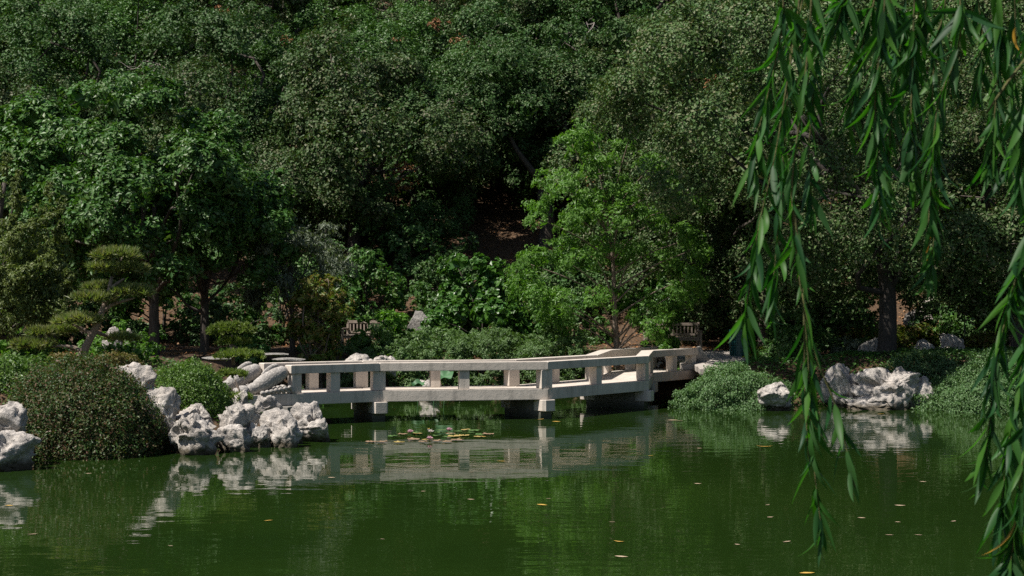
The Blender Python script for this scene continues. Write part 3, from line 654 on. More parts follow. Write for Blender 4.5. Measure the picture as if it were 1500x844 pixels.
UB = [make_bush(81, (1.7, 1.4, 1.7), 40, 210, .13, (.35, .65), GLOSSY), make_bush(82, (1.6, 1.5, 1.9), 40, 210, .12, (.35, .7), OAK)]
UL = ['dark glossy understorey bush', 'dull green understorey bush']
for j, (px, Y, k, s_) in enumerate([(20, 50, 0, 1), (130, 52, 1, 1), (240, 53, 0, 1.1), (330, 52, 1, 1), (410, 53, 0, 1.2), (470, 56, 1, 1.1), (540, 54.5, 0, 1.1), (600, 58, 1, 1.2), (850, 55, 1, .9), (840, 51.8, 0, .8), (990, 54, 0, 1.1), (1060, 53.5, 1, 1.15),
                                  (1130, 52, 0, 1.1), (1180, 50, 1, 1.1), (1215, 53, 0, 1), (1440, 50.5, 1, 1.05), (1490, 48.5, 0, 1.1), (560, 62, 1, 1.2), (900, 60, 1, 1.1), (1100, 58, 0, 1.2), (460, 62, 1, 1.3), (1160, 47.2, 0, .8), (665, 55.5, 1, .9), (735, 54, 0, .8), (790, 55.5, 1, .9), (640, 53, 0, .9), (820, 57.5, 0, .8), (950, 56, 1, 1)]):
    bush_px('understorey_bush', f"{UL[k]} {'on the lower slope' if Y > 54 else 'at the foot of the hill'} behind {behind(px)}", px, Y, UB[k], j * 1.7, s_, group='understorey bushes on the hill foot')
bush_px('vine_bush', 'big leaved bright glossy bush below the dark hollow', 705, 50.2, make_bush(84, (1.9, 1.4, 2.6), 70, 230, .155, (.35, .65), VINE, aspect=.72), 0)
bush_px('leafy_bush', 'fresh leafy bush half covering the wooden bench', 562, 48.2, make_bush(85, (.95, .7, 1.35), 26, 130, .15, (.22, .42), BRIGHT, aspect=.45), 0)
FE = [make_bush(86, (1.5, .9, 1.75), 60, 240, .085, (.22, .42), FEATHER, aspect=.35, up=.7, bias=(0, 0, .8)), make_bush(87, (1.35, .8, 1.6), 52, 240, .085, (.22, .4), FEATHER, aspect=.35, up=.7, bias=(0, 0, .8))]
for px, Y, k, s_, lb in [(560, 46.6, 1, 1, 'feathery green shrub on the inner shore in front of the wooden bench'), (630, 46.2, 1, .95, 'feathery green shrub on the inner shore below the pointed stone'), (700, 46.8, 0, 1, 'tall feathery green shrub on the inner shore below the big leaved bush'),
                         (775, 46.9, 0, .95, 'feathery green shrub on the inner shore behind the bridge corner'), (845, 47.0, 1, .85, 'low feathery shrub reaching toward the slender trunk'), (740, 48.2, 0, 1.05, 'back row feathery shrub with pale shoots below the big leaved bush'), (520, 45.6, 1, .8, 'low feathery shrub beside the round clipped shrub'), (595, 47.6, 0, 1.0, 'back row feathery shrub in front of the wooden bench'), (665, 48.0, 0, 1.05, 'back row feathery shrub below the pointed stone'), (810, 48.4, 1, 1.0, 'back row feathery shrub beside the slender trunk')]:
    bush_px('feathery_shrub', lb, px, Y, FE[k], px * .1, s_, z=.25 if k == 1 else .3, group='feathery shrubs on the inner shore')
bush_px('clipped_shrub', 'small round bright clipped shrub beside the low slabs', 491, 43.2, make_bush(88, (.5, .45, .42), 26, 170, .06, (.1, .2), BOX), 0)
bush_px('camellia_shrub', 'dark glossy leafy shrub between low slabs and round clipped shrub', 440, 43.3, make_bush(89, (.62, .5, .95), 24, 120, .11, (.2, .36), GLOSSY, aspect=.55), 0)
bush_px('camellia_shrub', 'dark glossy shrub behind the small cloud pine', 372, 44.0, make_bush(90, (.7, .5, .85), 24, 110, .11, (.2, .36), GLOSSY, aspect=.55), 0)
SM = [make_bush(91, (.6, .5, .6), 22, 120, .08, (.15, .3), BRIGHT), make_bush(92, (.7, .55, .6), 24, 120, .085, (.15, .3), YELLOWG), make_bush(93, (.8, .6, .5), 26, 150, .06, (.14, .28), GREYL)]
for px, Y, k, s_, lb in [(165, 41.5, 0, 1.25, 'bright green bush behind the upright pale stones'), (204, 38.6, 0, .95, 'green shrub in front of the smaller pale stone'), (164, 38.4, 0, .9, 'green shrub in front of the upright pale stone'), (20, 40, 0, 1.3, 'bright shrub under the juniper'), (1108, 48.2, 1, 1.05, 'yellow green shrub beside the teal bin'), (1262, 49.5, 1, 1.3, 'yellow green bush on the slope left of the dark trunk'),
                        (1350, 50.5, 1, 1.4, 'yellow green bush between dark trunk and white slope stones'), (1395, 50, 0, 1.3, 'leafy green bush behind the pale pitted boulder'), (1255, 47.2, 2, 1.1, 'grey leaved low shrub by the rounded dark boulder'), (997, 46.9, 0, .6, 'small green bush under the open wooden bench'), (1440, 47.5, 1, 1.1, 'yellow green bush right of the pale pitted boulder'), (1320, 49.2, 1, 1.0, 'small yellow green bush against the dark trunk'), (60, 37, 0, 1.1, 'leafy shrub under the lowest pine pad'), (350, 46.5, 0, 1, 'green shrub behind the low slabs'), (960, 48.8, 0, .8, 'green shrub left under the open wooden bench')]:
    bush_px('leafy_shrub', lb, px, Y, SM[k], px, s_, group='small leafy shrubs on the banks')

# clipped and trailing mounds: dense leaf skin over a lumpy dome
def mound(name, label, px0, px1, ytop, ybase, Y, depth, mat, leaf, dens, seed, sag=0.0, pw=2.4, lump=.12, aspect=.5, cat='shrub', up=.3, jit=.55, bias=None, zbase=None, rz=0):
    rng = np.random.default_rng(seed); a, b = at(px0, ytop, Y), at(px1, ybase, Y); rx, h = (b.x - a.x) / 2, a.z - b.z
    A = 2.2 * math.pi * (rx * depth / 2 + h * (rx + depth / 2)) / 2; n = int(A * dens)
    u = rdir(rng, n); u[:, 2] = np.abs(u[:, 2])
    e = (np.abs(u) ** pw).sum(1) ** (-1 / pw)
    P = u * e[:, None]; P = P * (1 + lump * fbm(P * 1.9 + seed, seed, 3) + lump * .8 * (np.abs(fbm(P * 4.5 + seed, seed + 4, 2)) - .25) + .035 * np.abs(rng.normal(size=n)) + np.where(vnoise(u * 9 + seed, seed + 9) > .45, .1 * rng.random(n), 0))[:, None] * (1 - .25 * rng.random(n) ** 2)[:, None]
    P = P * [rx, depth / 2, h]
    N = unit(u / [rx, depth / 2, h] * .6 * min(rx, h) + [0, 0, up] + rng.normal(size=(n, 3)) * jit)
    # inner twiggy fill so that nothing shows through
    t = thing(name, label, cat, ((a.x + b.x) / 2, Y, b.z), rz)
    if rz: pass
    link('foliage', foliage(name, P, N, leaf * rng.uniform(.6, 1.35, n), rng, mat, aspect=aspect, axis_bias=None if bias is None else np.array(bias)), t)
    bb = MB()
    for _ in range(16):
        q = unit(rng.normal(size=3) * [1, 1, .6] + [0, 0, .7]) * [rx, depth / 2, h] * .85; q[2] = abs(q[2])
        bb.tube(catmull([(q[0] * .15, q[1] * .15, -.3), tuple(q * [.45, .45, .6]), tuple(q)], 7), np.linspace(.035, .008, 7), 5)
    bb.build('stem', BARK, t, True); return t
mound('clipped_hedge', 'large rounded dark clipped shrub with bronze tips overhanging the water', 2, 240, 540, 680, 29.6, 2.8, AZALEA, .055, 2600, 401, lump=.17, pw=2.3)
mound('clipped_hedge', 'bright leafy ground shrub above the large clipped one', -90, 112, 530, 630, 30.6, 2.8, BOX, .07, 1700, 402, lump=.25)
mound('clipped_shrub', 'bright green clipped shrub behind the white rocks', 208, 334, 534, 612, 32.2, 2.0, BOX, .055, 2500, 403, lump=.2, pw=2.3)
mound('heath_shrub', 'low yellowish heath shrub at the foot of the cloud pine', 122, 214, 518, 566, 34.6, 1.6, HEATH, .055, 2000, 404, lump=.2)
mound('heath_shrub', 'low dark heath shrub left of the cloud pine trunk', 60, 130, 518, 560, 34.5, 1.3, HEATH, .055, 1600, 408, lump=.2)
mound('trailing_mound', 'trailing small leaved mound beside the paved path', 985, 1166, 542, 602, 41.4, 2.4, TRAIL, .06, 2400, 405, lump=.35, pw=1.7, bias=(0, -.6, -1))
mound('trailing_mound', 'trailing small leaved mound right of the arched rock', 1346, 1560, 524, 608, 40.6, 3.0, TRAIL, .06, 2100, 406, lump=.35, pw=1.6, bias=(0, -.6, -1))
mound('trailing_mound', 'dark low leafy cover behind the arched rock', 1290, 1420, 520, 575, 42.9, 1.6, TRAIL, .07, 1200, 407, lump=.25)

# ------------------------------------------------------------------ pines and juniper
def needle_tufts(C, N, L, rng, k=13, w=.012):
    n = len(C); idx = np.repeat(np.arange(n), k); D = unit(N[idx] * .9 + rng.normal(size=(n * k, 3)) * .55); Ln = (L * rng.uniform(.7, 1.2, n * k))[:, None]
    B = unit(np.cross(D, rdir(rng, n * k))) * w; P = C[idx]
    V = np.stack([P - B, P + B, P + D * Ln], 1).reshape(-1, 3); return V, np.arange(3 * n * k).reshape(-1, 3), np.repeat(rng.random(n), k)
def pine_pads(pads, rng, mat, L=.13, dens=150, w=.018):
    Vs, Fs, Rs, o = [], [], [], 0
    for c, r in pads:
        r = np.array(r); n = int(dens * 4 * (r[0] * r[1] + r[2] * (r[0] + r[1])))
        u = rdir(rng, n); u[:, 2] = np.where(u[:, 2] < -.25, -u[:, 2], u[:, 2]); P = u * (.72 + .28 * rng.random(n))[:, None] * (1 + .3 * vnoise(u * 2.4 + c[0] * 5, 3))[:, None] * r + np.array(c)
        V, Fq, R_ = needle_tufts(P, unit(u * .6 + [0, 0, .8]), L, rng, 11, w); Vs.append(V); Fs.append(Fq + o); o += len(V); Rs.append(R_)
    return raw_mesh('pine_pads', np.concatenate(Vs), np.concatenate(Fs), mat, np.concatenate(Rs))
def pine(label, Y, trunk, branches, pads, mat, r0, seed, L=.16, dens=150):
    rng = np.random.default_rng(seed); base = at(*trunk[0], Y); t = thing('cloud_pine', label, 'pine tree', base)
    loc = lambda px, py, dy=0: tuple(at(px, py, Y + dy) - base)
    b = MB(); tp = catmull([loc(*q) for q in trunk], 16); tp[0][2] -= .25; b.tube(tp, np.linspace(r0, r0 * .35, 16), 10); b.build('trunk', BARKPI, t, True)
    for q in branches: MB().tube(catmull([loc(*w_) for w_ in q], 10), np.linspace(r0 * .5, r0 * .18, 10), 7).build('branch', BARKPI, t, True)
    for (px, py, hw, hh, dy) in pads:
        s_ = Y / F; link('needle_pad', pine_pads([(loc(px, py, dy), (hw * s_, hw * s_ * .85, hh * s_))], rng, mat, L, dens), t)
pine('cloud pruned pine with leaning trunk above the clipped shrubs', 33.5, [(110, 545), (124, 512), (141, 478), (150, 455), (158, 432), (164, 405)],
     [[(120, 515), (105, 508), (80, 507), (62, 508)], [(135, 490), (122, 483), (112, 478), (105, 475)], [(150, 457), (165, 446), (185, 440), (198, 436)], [(138, 485), (150, 490, .3), (165, 495, .5), (178, 498, .5)], [(160, 425), (172, 415), (182, 408)]],
     [(168, 377, 34, 10, 0), (180, 396, 34, 7, .2), (150, 394, 20, 5, -.2), (194, 430, 32, 8, .1), (150, 424, 24, 6, .3), (138, 440, 31, 7, -.2), (116, 472, 32, 8, -.2), (92, 486, 22, 6, .3), (66, 490, 24, 7, .1), (48, 509, 32, 8, 0), (180, 498, 22, 5, .5)], PINE, .1, 501)
pine('small bright cloud pruned pine beside the low slabs', 38.5, [(342, 520), (338, 505), (340, 490)], [[(340, 505), (352, 512), (365, 520)]],
     [(338, 487, 32, 14, 0), (344, 502, 25, 7, .2), (352, 523, 34, 8, -.3), (330, 555, 1, 1, 0)][:3], PINEY, .05, 502, .11, 170)
pine('low spreading pine spray trailing over the stones by the carp', 33.6, [(352, 590), (350, 570), (344, 556)], [[(350, 570), (346, 566), (342, 560)]],
     [(340, 551, 22, 8, .3), (350, 584, 20, 6, -.3)], PINEY, .03, 503, .1, 190)
def juniper():
    rng = np.random.default_rng(601); Y = 36.5; base = at(-25, 545, Y); t = thing('juniper_tree', 'dark yellowish juniper with upright plumes at the edge of the bank', 'tree', base)
    cols = [(-40, 480, 250, 60), (5, 470, 235, 34), (45, 470, 300, 34), (75, 470, 275, 26), (88, 440, 330, 22), (30, 480, 330, 40), (95, 480, 400, 22), (-10, 500, 380, 50), (62, 500, 380, 36), (20, 440, 260, 26)]
    C, R = [], []
    for px, y0, y1, hw in cols:
        dy = rng.uniform(-.8, .8)
        for q in np.linspace(0, 1, 15):
            p = at(px + rng.normal() * hw * .35, y0 + (y1 - y0) * q, Y + dy + rng.normal() * .25) - base; C.append(p); R.append((1.05 - .75 * q) * hw * Y / F * rng.uniform(.6, 1))
    C, R = np.array(C), np.array(R); out = unit(np.c_[C[:, 0] * .0, np.full(len(C), -.4), np.full(len(C), .8)])
    P, N, K = clump_leaves(rng, C, R, 380, out, 1.2, .2, .6, .6, core=20)
    link('crown', foliage('juniper_crown', P, N, .075 * K * rng.uniform(.6, 1.3, len(P)), rng, JUNIPER, aspect=.4, axis_bias=np.array((0, -.2, 1.2))), t)
    b = MB(); b.tube(catmull([(0, 0, -.3), (.1, 0, 1.2), (.3, 0, 3), (.5, 0, 4.4)], 10), np.linspace(.18, .05, 10), 9)
    for k in range(0, len(C), 9): b.tube(catmull([(.15, 0, .8), tuple(C[k] * .6 + [.1, 0, .2]), tuple(C[k])], 7), np.linspace(.06, .015, 7), 6)
    b.build('trunk', BARK, t, True)
juniper()

# ------------------------------------------------------------------ leaf litter on the slope
def litter():
    rng = np.random.default_rng(21); n = 26000; P = np.c_[rng.uniform(-24, 22, n), 44 + rng.random(n) ** 1.1 * 34]
    P = P[(shore_sd(P) > .6)]; z = ground(P); N = unit(np.c_[rng.normal(size=(len(P), 2)) * .45, np.ones(len(P))])
    o = link('leaf_litter', foliage('litter', np.c_[P, z + .03], N, .13 * rng.uniform(.6, 1.4, len(P)), rng, DRYL)); o['kind'] = 'stuff'; o['label'] = 'dry brown and orange leaf litter covering the slope'
litter()
def ivy(name, label, box, n, mat, leaf, seed, dens):
    rng = np.random.default_rng(seed); P = np.c_[rng.uniform(box[0], box[1], n), rng.uniform(box[2], box[3], n)]; sd_ = shore_sd(P); k = (sd_ > .1) & (fbm(np.c_[P * .55, np.zeros(n)], seed, 3) > dens)
    k &= ~((P[:, 0] > 4.2) & (P[:, 0] < 9.0) & (P[:, 1] > 45.0) & (P[:, 1] < 50)); P = P[k]; z = ground(P) + .02 + .1 * rng.random(len(P)) + .1 * np.clip(fbm(np.c_[P * 1.6, np.zeros(len(P))], seed + 1, 2), 0, 1)
    o = link(name, foliage(name, np.c_[P, z], unit(np.c_[rng.normal(size=(len(P), 2)) * .5, np.ones(len(P))]), leaf * rng.uniform(.6, 1.4, len(P)), rng, mat, aspect=.7)); o['kind'] = 'stuff'; o['label'] = label
ivy('ground_cover', 'dark low leafy ground cover on the shaded bank behind the arched rock', (4.6, 20, 40.5, 46), 26000, GLOSSY, .09, 71, -.6)
ivy('ground_cover', 'patchy low ground cover on the bank around the cloud pine', (-16, -4.5, 26.5, 40), 22000, TRAIL, .075, 72, -.12)
ivy('ground_cover', 'low leafy ground cover along the inner shore', (-6.5, 4.4, 44.5, 49), 12000, TRAIL, .08, 73, -.1)

# ------------------------------------------------------------------ benches, bin, label stake
def bench(label, x, y, rz, W=1.55, split=False):
    t = thing('wooden_bench', label, 'bench', (x, y, gz(x, y) - .02), rz, 'wooden garden benches'); w2 = W / 2
    for sx in (-1, 1):
        MB().box((sx * (w2 - .035), .24, .46), (.07, .06, .92), .006).build('back_post', TEAK, t)
        MB().box((sx * (w2 - .035), -.26, .31), (.07, .07, .62), .006).build('front_leg', TEAK, t)
        MB().box((sx * (w2 - .035), -.025, .645), (.085, .6, .04), .006).build('armrest', TEAK, t)
        MB().box((sx * (w2 - .035), -.01, .38), (.05, .43, .07), .004).build('side_rail', TEAK, t)
    MB().box((0, .24, .86), (W - .144, .045, .09), .005).build('top_rail', TEAK, t); MB().box((0, .24, .53), (W - .144, .04, .07), .005).build('back_rail', TEAK, t)
    MB().box((0, -.26, .385), (W - .144, .035, .08), .005).build('front_rail', TEAK, t)
    n = int(W / .125)
    for j in range(n): MB().box((-w2 + .12 + j * (W - .24) / (n - 1), .24, .69), (.045, .02, .245), .003).build('back_slat', TEAK, t)
    for j in range(5): MB().box((0, -.27 + j * .105, .445), (W - .16, .085, .03), .004).build('seat_slat', TEAK, t)
bench('weathered wooden bench half covered by a leafy bush', (540 - HX) / F * 50.3, 50.3, math.radians(-14), 1.65)
bench('weathered wooden bench under the slender tree beside the paved path', (985 - HX) / F * 50.0, 50.0, math.radians(3), 1.8)
def bin_():
    Y = 48.6; x = (1084 - HX) / F * Y; t = thing('litter_bin', 'round teal litter bin with vertical slats beside the paved path', 'bin', (x, Y, gz(x, Y)))
    a = np.linspace(0, 2 * math.pi, 28, endpoint=False)
    def ring(r0, r1, z0, z1, nm):
        k = 28; V = []; 
        for r, z in ((r1, z0), (r1, z1), (r0, z1), (r0, z0)): V += [(r * math.cos(q), r * math.sin(q), z) for q in a]
        Fq = [(l * k + j, l * k + (j + 1) % k, ((l + 1) % 4) * k + (j + 1) % k, ((l + 1) % 4) * k + j) for l in range(4) for j in range(k)]
        MB().add(V, Fq).build(nm, BIN, t, False)
    for q in a: MB().box((.315 * math.cos(q), .315 * math.sin(q), .52), (.012, .042, .86), .002, q).build('slat', BIN, t)
    ring(.26, .30, .09, .96, 'liner'); ring(.28, .345, .955, 1.03, 'rim'); ring(.2, .34, .02, .085, 'base_ring'); ring(.27, .335, .48, .52, 'band')
    MB().prism([(.265 * math.cos(q), .265 * math.sin(q)) for q in a], .1, .13).build('floor_plate', BIN, t)
bin_()
sp = at(1413, 490, 47.8); lt = thing('plant_label', 'small dark plant label on a thin stake among the yellow green bushes', 'label', (sp.x, sp.y, gz(sp.x, sp.y)))
MB().box((0, 0, .5), (.03, .015, 1.2)).build('stake', SIGNM, lt); MB().box((0, -.02, 1.12), (.2, .02, .12), .004).build('plate', SIGNM, lt)

# ------------------------------------------------------------------ paved path and stone slabs
def pz(y): return .8 + .085 * (y - 45.4)
PE = [(5.6, 9.0, 45.3), (5.2, 9.2, 47.6), (3.8, 9.4, 50.0), (-4, 16, 51.2)]
pth = link('path', raw_mesh('path', [v for a, b, y in PE[:3] for v in ((a, y, pz(y) - .02), (b, y, pz(y) - .02))], np.array([[0, 1, 3, 2], [2, 3, 5, 4]]), PAVE)); pth['kind'] = 'structure'
rng = np.random.default_rng(3)
for r_ in range(8):
    y0 = 45.4 + r_ * .56; y1 = y0 + .535; x = 5.7 - .2 * r_ + rng.uniform(-.3, .2); xe = 8.7 + rng.uniform(-.2, .3)
    while x < xe:
        wd = rng.uniform(.6, 1.15); za, zb = pz(y0) + rng.uniform(0, .015), pz(y1)
        q = MB().prism([(x, y0), (x + wd - .025, y0), (x + wd - .025, y1), (x, y1)], -.16, .012, .01); q.V[0][:, 2] += np.where(q.V[0][:, 1] < (y0 + y1) / 2, za, zb)
        q.build('paving_slab', PAVE, pth); x += wd
def slab(px0, px1, py, Y, th, label, seed):
    a, b = at(px0, py, Y), at(px1, py, Y); o = link('stone_slab', rock_mesh(seed, (b.x - a.x, (b.x - a.x) * .6, th), 4, ROCKD, 0, 5, .05)); o.location = ((a.x + b.x) / 2, Y, a.z - th / 2)
    return tag(o, label, 'slab', 'flat stone slabs on the bank')
slab(294, 342, 522, 40, .12, 'flat grey stone slab under the small cloud pine', 1)
slab(372, 424, 517, 42.5, .09, 'upper flat pale stone slab between the shrubs', 2)
slab(398, 448, 524, 41.4, .09, 'lower flat pale stone slab between the shrubs', 3)

# ------------------------------------------------------------------ water lilies, lotus, fallen leaves
def on_water(px, py): return at(px, py, F * CH / (py - HY))
def pad_mesh(mat, seed):
    rng = np.random.default_rng(seed); k = 22; a = np.linspace(.18, 2 * math.pi - .18, k); r = 1 + .05 * rng.normal(size=k)
    V = [(0, 0, .012)] + [(r[j] * math.cos(a[j]), r[j] * math.sin(a[j]), .013 + .008 * max(0, rng.normal())) for j in range(k)]; nv = len(V)
    V += [(x, y, z - .004) for x, y, z in V]
    T = [(0, j, j + 1) for j in range(1, k)]; T += [(nv, nv + j + 1, nv + j) for j in range(1, k)]
    Q = [(j, nv + j, nv + j + 1, j + 1) for j in range(1, k)]
    return raw_mesh('lily_pad', np.array(V), [np.array(T), np.array(Q)], mat, None, False)
PM = [pad_mesh(m, s_) for s_, m in enumerate((YPAD, LPAD, RPAD, YPAD, RPAD, LPAD))]
rng = np.random.default_rng(8)
PADS = [(610, 635, 1), (590, 637, 2), (575, 640, 1), (612, 636.2, 0), (640, 640, 1), (655, 641, 5), (672, 633, 5), (682, 630.5, 0), (695, 632, 1), (665, 640, 0), (680, 639, 3), (700, 641, 0), (690, 634.5, 5), (705, 637.5, 1), (715, 637, 2), (625, 645, 0), (640, 647, 2), (655, 648, 4),
        (620, 648.5, 2), (585, 649, 3), (560, 648.5, 4), (606, 644.5, 2), (660, 636.5, 4), (645, 635, 1), (670, 645.5, 2), (543, 648, 4), (648, 631.5, 5)]
PLAB = {0: 'yellowed lily pad floating beside the pink water lilies', 3: 'yellowed lily pad floating beside the pink water lilies', 1: 'green lily pad floating beside the pink water lilies', 5: 'green lily pad floating beside the pink water lilies', 2: 'reddish brown lily pad floating beside the pink water lilies', 4: 'reddish brown lily pad floating beside the pink water lilies'}
for px, py, k in PADS:
    p = on_water(px, py); o = link('lily_pad', PM[k]); o.location = (p.x, p.y, .004 + rng.uniform(0, .012)); s_ = rng.uniform(.08, .15); o.scale = (s_, s_, 1); o.rotation_euler = (rng.normal() * .015, rng.normal() * .015, rng.uniform(0, 6.28))
    tag(o, PLAB[k], 'lily pad', PLAB[k].split(' floating')[0].replace('pad', 'pads'))
def lily_flower(px, py, mat, label, s_=.1):
    p = on_water(px, py); t = thing('water_lily', label, 'flower', (p.x, p.y, .03))
    for ring_, (n, el, ln) in enumerate(((8, .5, 1), (7, .95, 1), (5, 1.25, .9))):
        for j in range(n):
            a = 6.283 * j / n + ring_ * .4; d = np.array([math.cos(a) * math.cos(el), math.sin(a) * math.cos(el), math.sin(el)]); up_ = np.array([-math.cos(a) * math.sin(el), -math.sin(a) * math.sin(el), math.cos(el)]); sd_ = np.array([-math.sin(a), math.cos(a), 0])
            L = s_ * ln; pts = [d * .1 * L, d * .5 * L + sd_ * .2 * L + up_ * .02, d * .5 * L - sd_ * .2 * L + up_ * .02, d * L + up_ * .1 * L, d * .5 * L - up_ * .06 * L]
            link('petal', raw_mesh('petal', np.array(pts), np.array([[0, 4, 1], [4, 3, 1], [0, 2, 4], [4, 2, 3]]), mat, None, True), t)
    b = MB()
    for j in range(9): a = .7 * j; b.tube([(0, 0, 0), (.018 * math.cos(a), .018 * math.sin(a), .055)], .004, 4)
    b.build('stamens', STAMEN, t)
for q in [(601, 637, PETAL, 'pink water lily on the side toward the bridge pier'), (631, 637, WPETAL, 'palest, nearly white water lily in the middle of the pads'), (658, 634, PETAL, 'pink water lily beside the largest yellow pad'), (629.5, 647, PETAL, 'pink water lily on the edge of the pads away from the bridge'), (628, 633, WPETAL, 'small pale lily bud behind the nearly white flower', .05)]: lily_flower(*q)
def lotus(px, py, Y, r, tilt, label, rz=0):
    c = at(px, py, Y); t = thing('lotus_leaf', label, 'lotus leaf', (c.x, c.y, 0), rz); k = 26; V = []; 
    for q in (0, .35, .7, 1):
        for j in range(k): a = 6.283 * j / k; rr = r * q * (1 + .05 * math.sin(5 * a)); V.append((rr * math.cos(a), rr * math.sin(a), .09 * q ** 2 * (1 + .5 * math.sin(4 * a + 1))))
    R = Matrix.Rotation(tilt, 3, 'X'); V = [tuple(R @ Vector(v) + Vector((0, 0, c.z))) for v in V]
    Fq = [(l * k + j, l * k + (j + 1) % k, (l + 1) * k + (j + 1) % k, (l + 1) * k + j) for l in range(3) for j in range(k)]
    MB().add(V, Fq).build('blade', LOTUS, t, True); MB().tube([(0, .02, -.4), (0, .01, c.z * .5), (0, 0, c.z)], .012, 6).build('stalk', LOTUS, t)
lotus(650, 552, 43.6, .27, .5, 'large round bright lotus leaf standing behind the balustrade')
lotus(612, 565, 43.2, .2, .25, 'smaller lotus leaf lying low beside the white shore stone')
lotus(636, 574, 42.4, .16, .1, 'low lotus leaf near the water below the large one', 1)
def leaf_flat(mat, seed, curl):
    rng = np.random.default_rng(seed); xs = np.linspace(-.5, .5, 7); w_ = np.array([.0, .1, .16, .17, .13, .07, .0]) + .004; V = []
    for x, q in zip(xs, w_): z = curl * (x * x) * 1.2; V += [(x, -q, z + q * .15), (x, 0, z), (x, q, z + q * .25)]
    Fq = [(3 * j + l, 3 * j + 3 + l, 3 * j + 4 + l, 3 * j + 1 + l) for j in range(6) for l in range(2)]
    return raw_mesh('fallen_leaf', np.array(V), np.array(Fq), mat, None, True)
FL = [leaf_flat(FLEAF, 1, .1), leaf_flat(FLEAFB, 2, .16), leaf_flat(FLEAF, 3, .3), leaf_flat(FLEAFB, 4, .08)]
spots = [(794, 740, 0, .16), (907, 794, 2, .14), (910, 816, 1, .15), (393, 763, 0, .12), (14, 741, 0, .12), (48, 783, 1, .11), (690, 732, 1, .1), (803, 731, 1, .08), (1022, 709, 1, .11), (953, 668, 0, .12), (1024, 657, 1, .1), (1152, 794, 1, .12), (1128, 758, 1, .09), (1124, 740, 1, .08), (1318, 741, 1, .14), (1302, 784, 1, .1), (1182, 840, 0, .16), (1290, 607, 0, .22), (1315, 765, 1, .07), (1345, 784, 1, .09), (1352, 706, 1, .1), (1396, 764, 1, .1), (1262, 759, 1, .1), (896, 765, 1, .08), (705, 640, 0, .2), (734, 676, 0, .16), (815, 618, 0, .2), (790, 615, 2, .22), (486, 700, 1, .12), (690, 692, 1, .1), (130, 694, 1, .1), (1120, 655, 2, .3), (985, 616, 1, .24), (995, 617, 3, .22), (1080, 798, 1, .07), (250, 800, 1, .07), (620, 720, 1, .07), (560, 790, 1, .06)]
for j, (px, py, k, s_) in enumerate(spots):
    p = on_water(px, py); o = link('fallen_leaf', FL[k]); o.location = (p.x, p.y, .004); o.scale = (s_ * 1.1,) * 3; o.rotation_euler = (0, 0, rng.uniform(-.6, .6) + (3.14 if j % 2 else 0))
    lb = 'fallen yellow leaf floating on the open water' if k in (0, 2) else 'fallen tan leaf floating on the open water'; tag(o, lb, 'fallen leaf', 'fallen leaves floating on the pond')

# ------------------------------------------------------------------ weeping willow over the near bank
wx, wy = 5.2, -.2; wt = thing('weeping_willow', 'weeping willow with long leafy strands hanging over the near water', 'willow tree', (wx, wy, gz(wx, wy) - .1)); WB = np.array(wt.location)
b = MB(); tr = catmull([(0, 0, -.4), (-.1, .1, 1.2), (-.35, .3, 2.6), (-.8, .8, 4.0), (-1.5, 1.6, 5.2)], 14); b.tube(tr, np.linspace(.36, .16, 14), 12); b.build('trunk', BARK, wt, True)
LIMB = catmull([(-1.2, 1.2, 4.6), (-2.3, 2.6, 5.0), (-3.3, 3.8, 4.95), (-4.4, 4.6, 4.6)], 16)
MB().tube(LIMB, np.linspace(.13, .03, 16), 8).build('limb', BARK, wt, True)
MB().tube(catmull([(-1.4, 1.5, 5.1), (-2.0, 3.0, 5.6), (-2.6, 4.2, 5.4), (-2.9, 4.9, 4.9)], 14), np.linspace(.11, .03, 14), 8).build('limb', BARK, wt, True)
MB().tube(catmull([(-1.3, 1.4, 4.9), (-1.6, 2.6, 5.4), (-2.2, 3.6, 5.2), (-2.5, 4.3, 4.8)], 14), np.linspace(.1, .03, 14), 8).build('limb', BARK, wt, True)
def willow_leaf(curv, fold, wd, mat):
    n = 8; u = np.linspace(0, 1, n); w_ = wd * np.sin(np.pi * np.clip(u, 0, 1) ** .8) ** .9 * (1 - .35 * u) + .002; V = []
    for q, hw in zip(u, w_):
        a = curv * q; y = math.sin(a) / curv if abs(curv) > .01 else q; z = -(1 - math.cos(a)) / curv if abs(curv) > .01 else 0
        V += [(-hw, y, z + fold * hw), (0, y, z), (hw, y, z + fold * hw)]
    Fq = [(3 * j + l, 3 * j + 1 + l, 3 * j + 4 + l, 3 * j + 3 + l) for j in range(n - 1) for l in range(2)]
    return np.array(V), np.array(Fq)
LV = [willow_leaf(c, f, w_, None) for c, f, w_ in ((.5, .35, .08), (1.0, .5, .07), (-.6, .3, .085), (.2, .55, .07), (1.5, .4, .075), (.05, .25, .09))]
LMS = [raw_mesh('willow_leaf', V, Fq, WILLOW, None, True) for V, Fq in LV]; LMY = raw_mesh('willow_leaf_yellow', *LV[1], YLEAF, None, True)
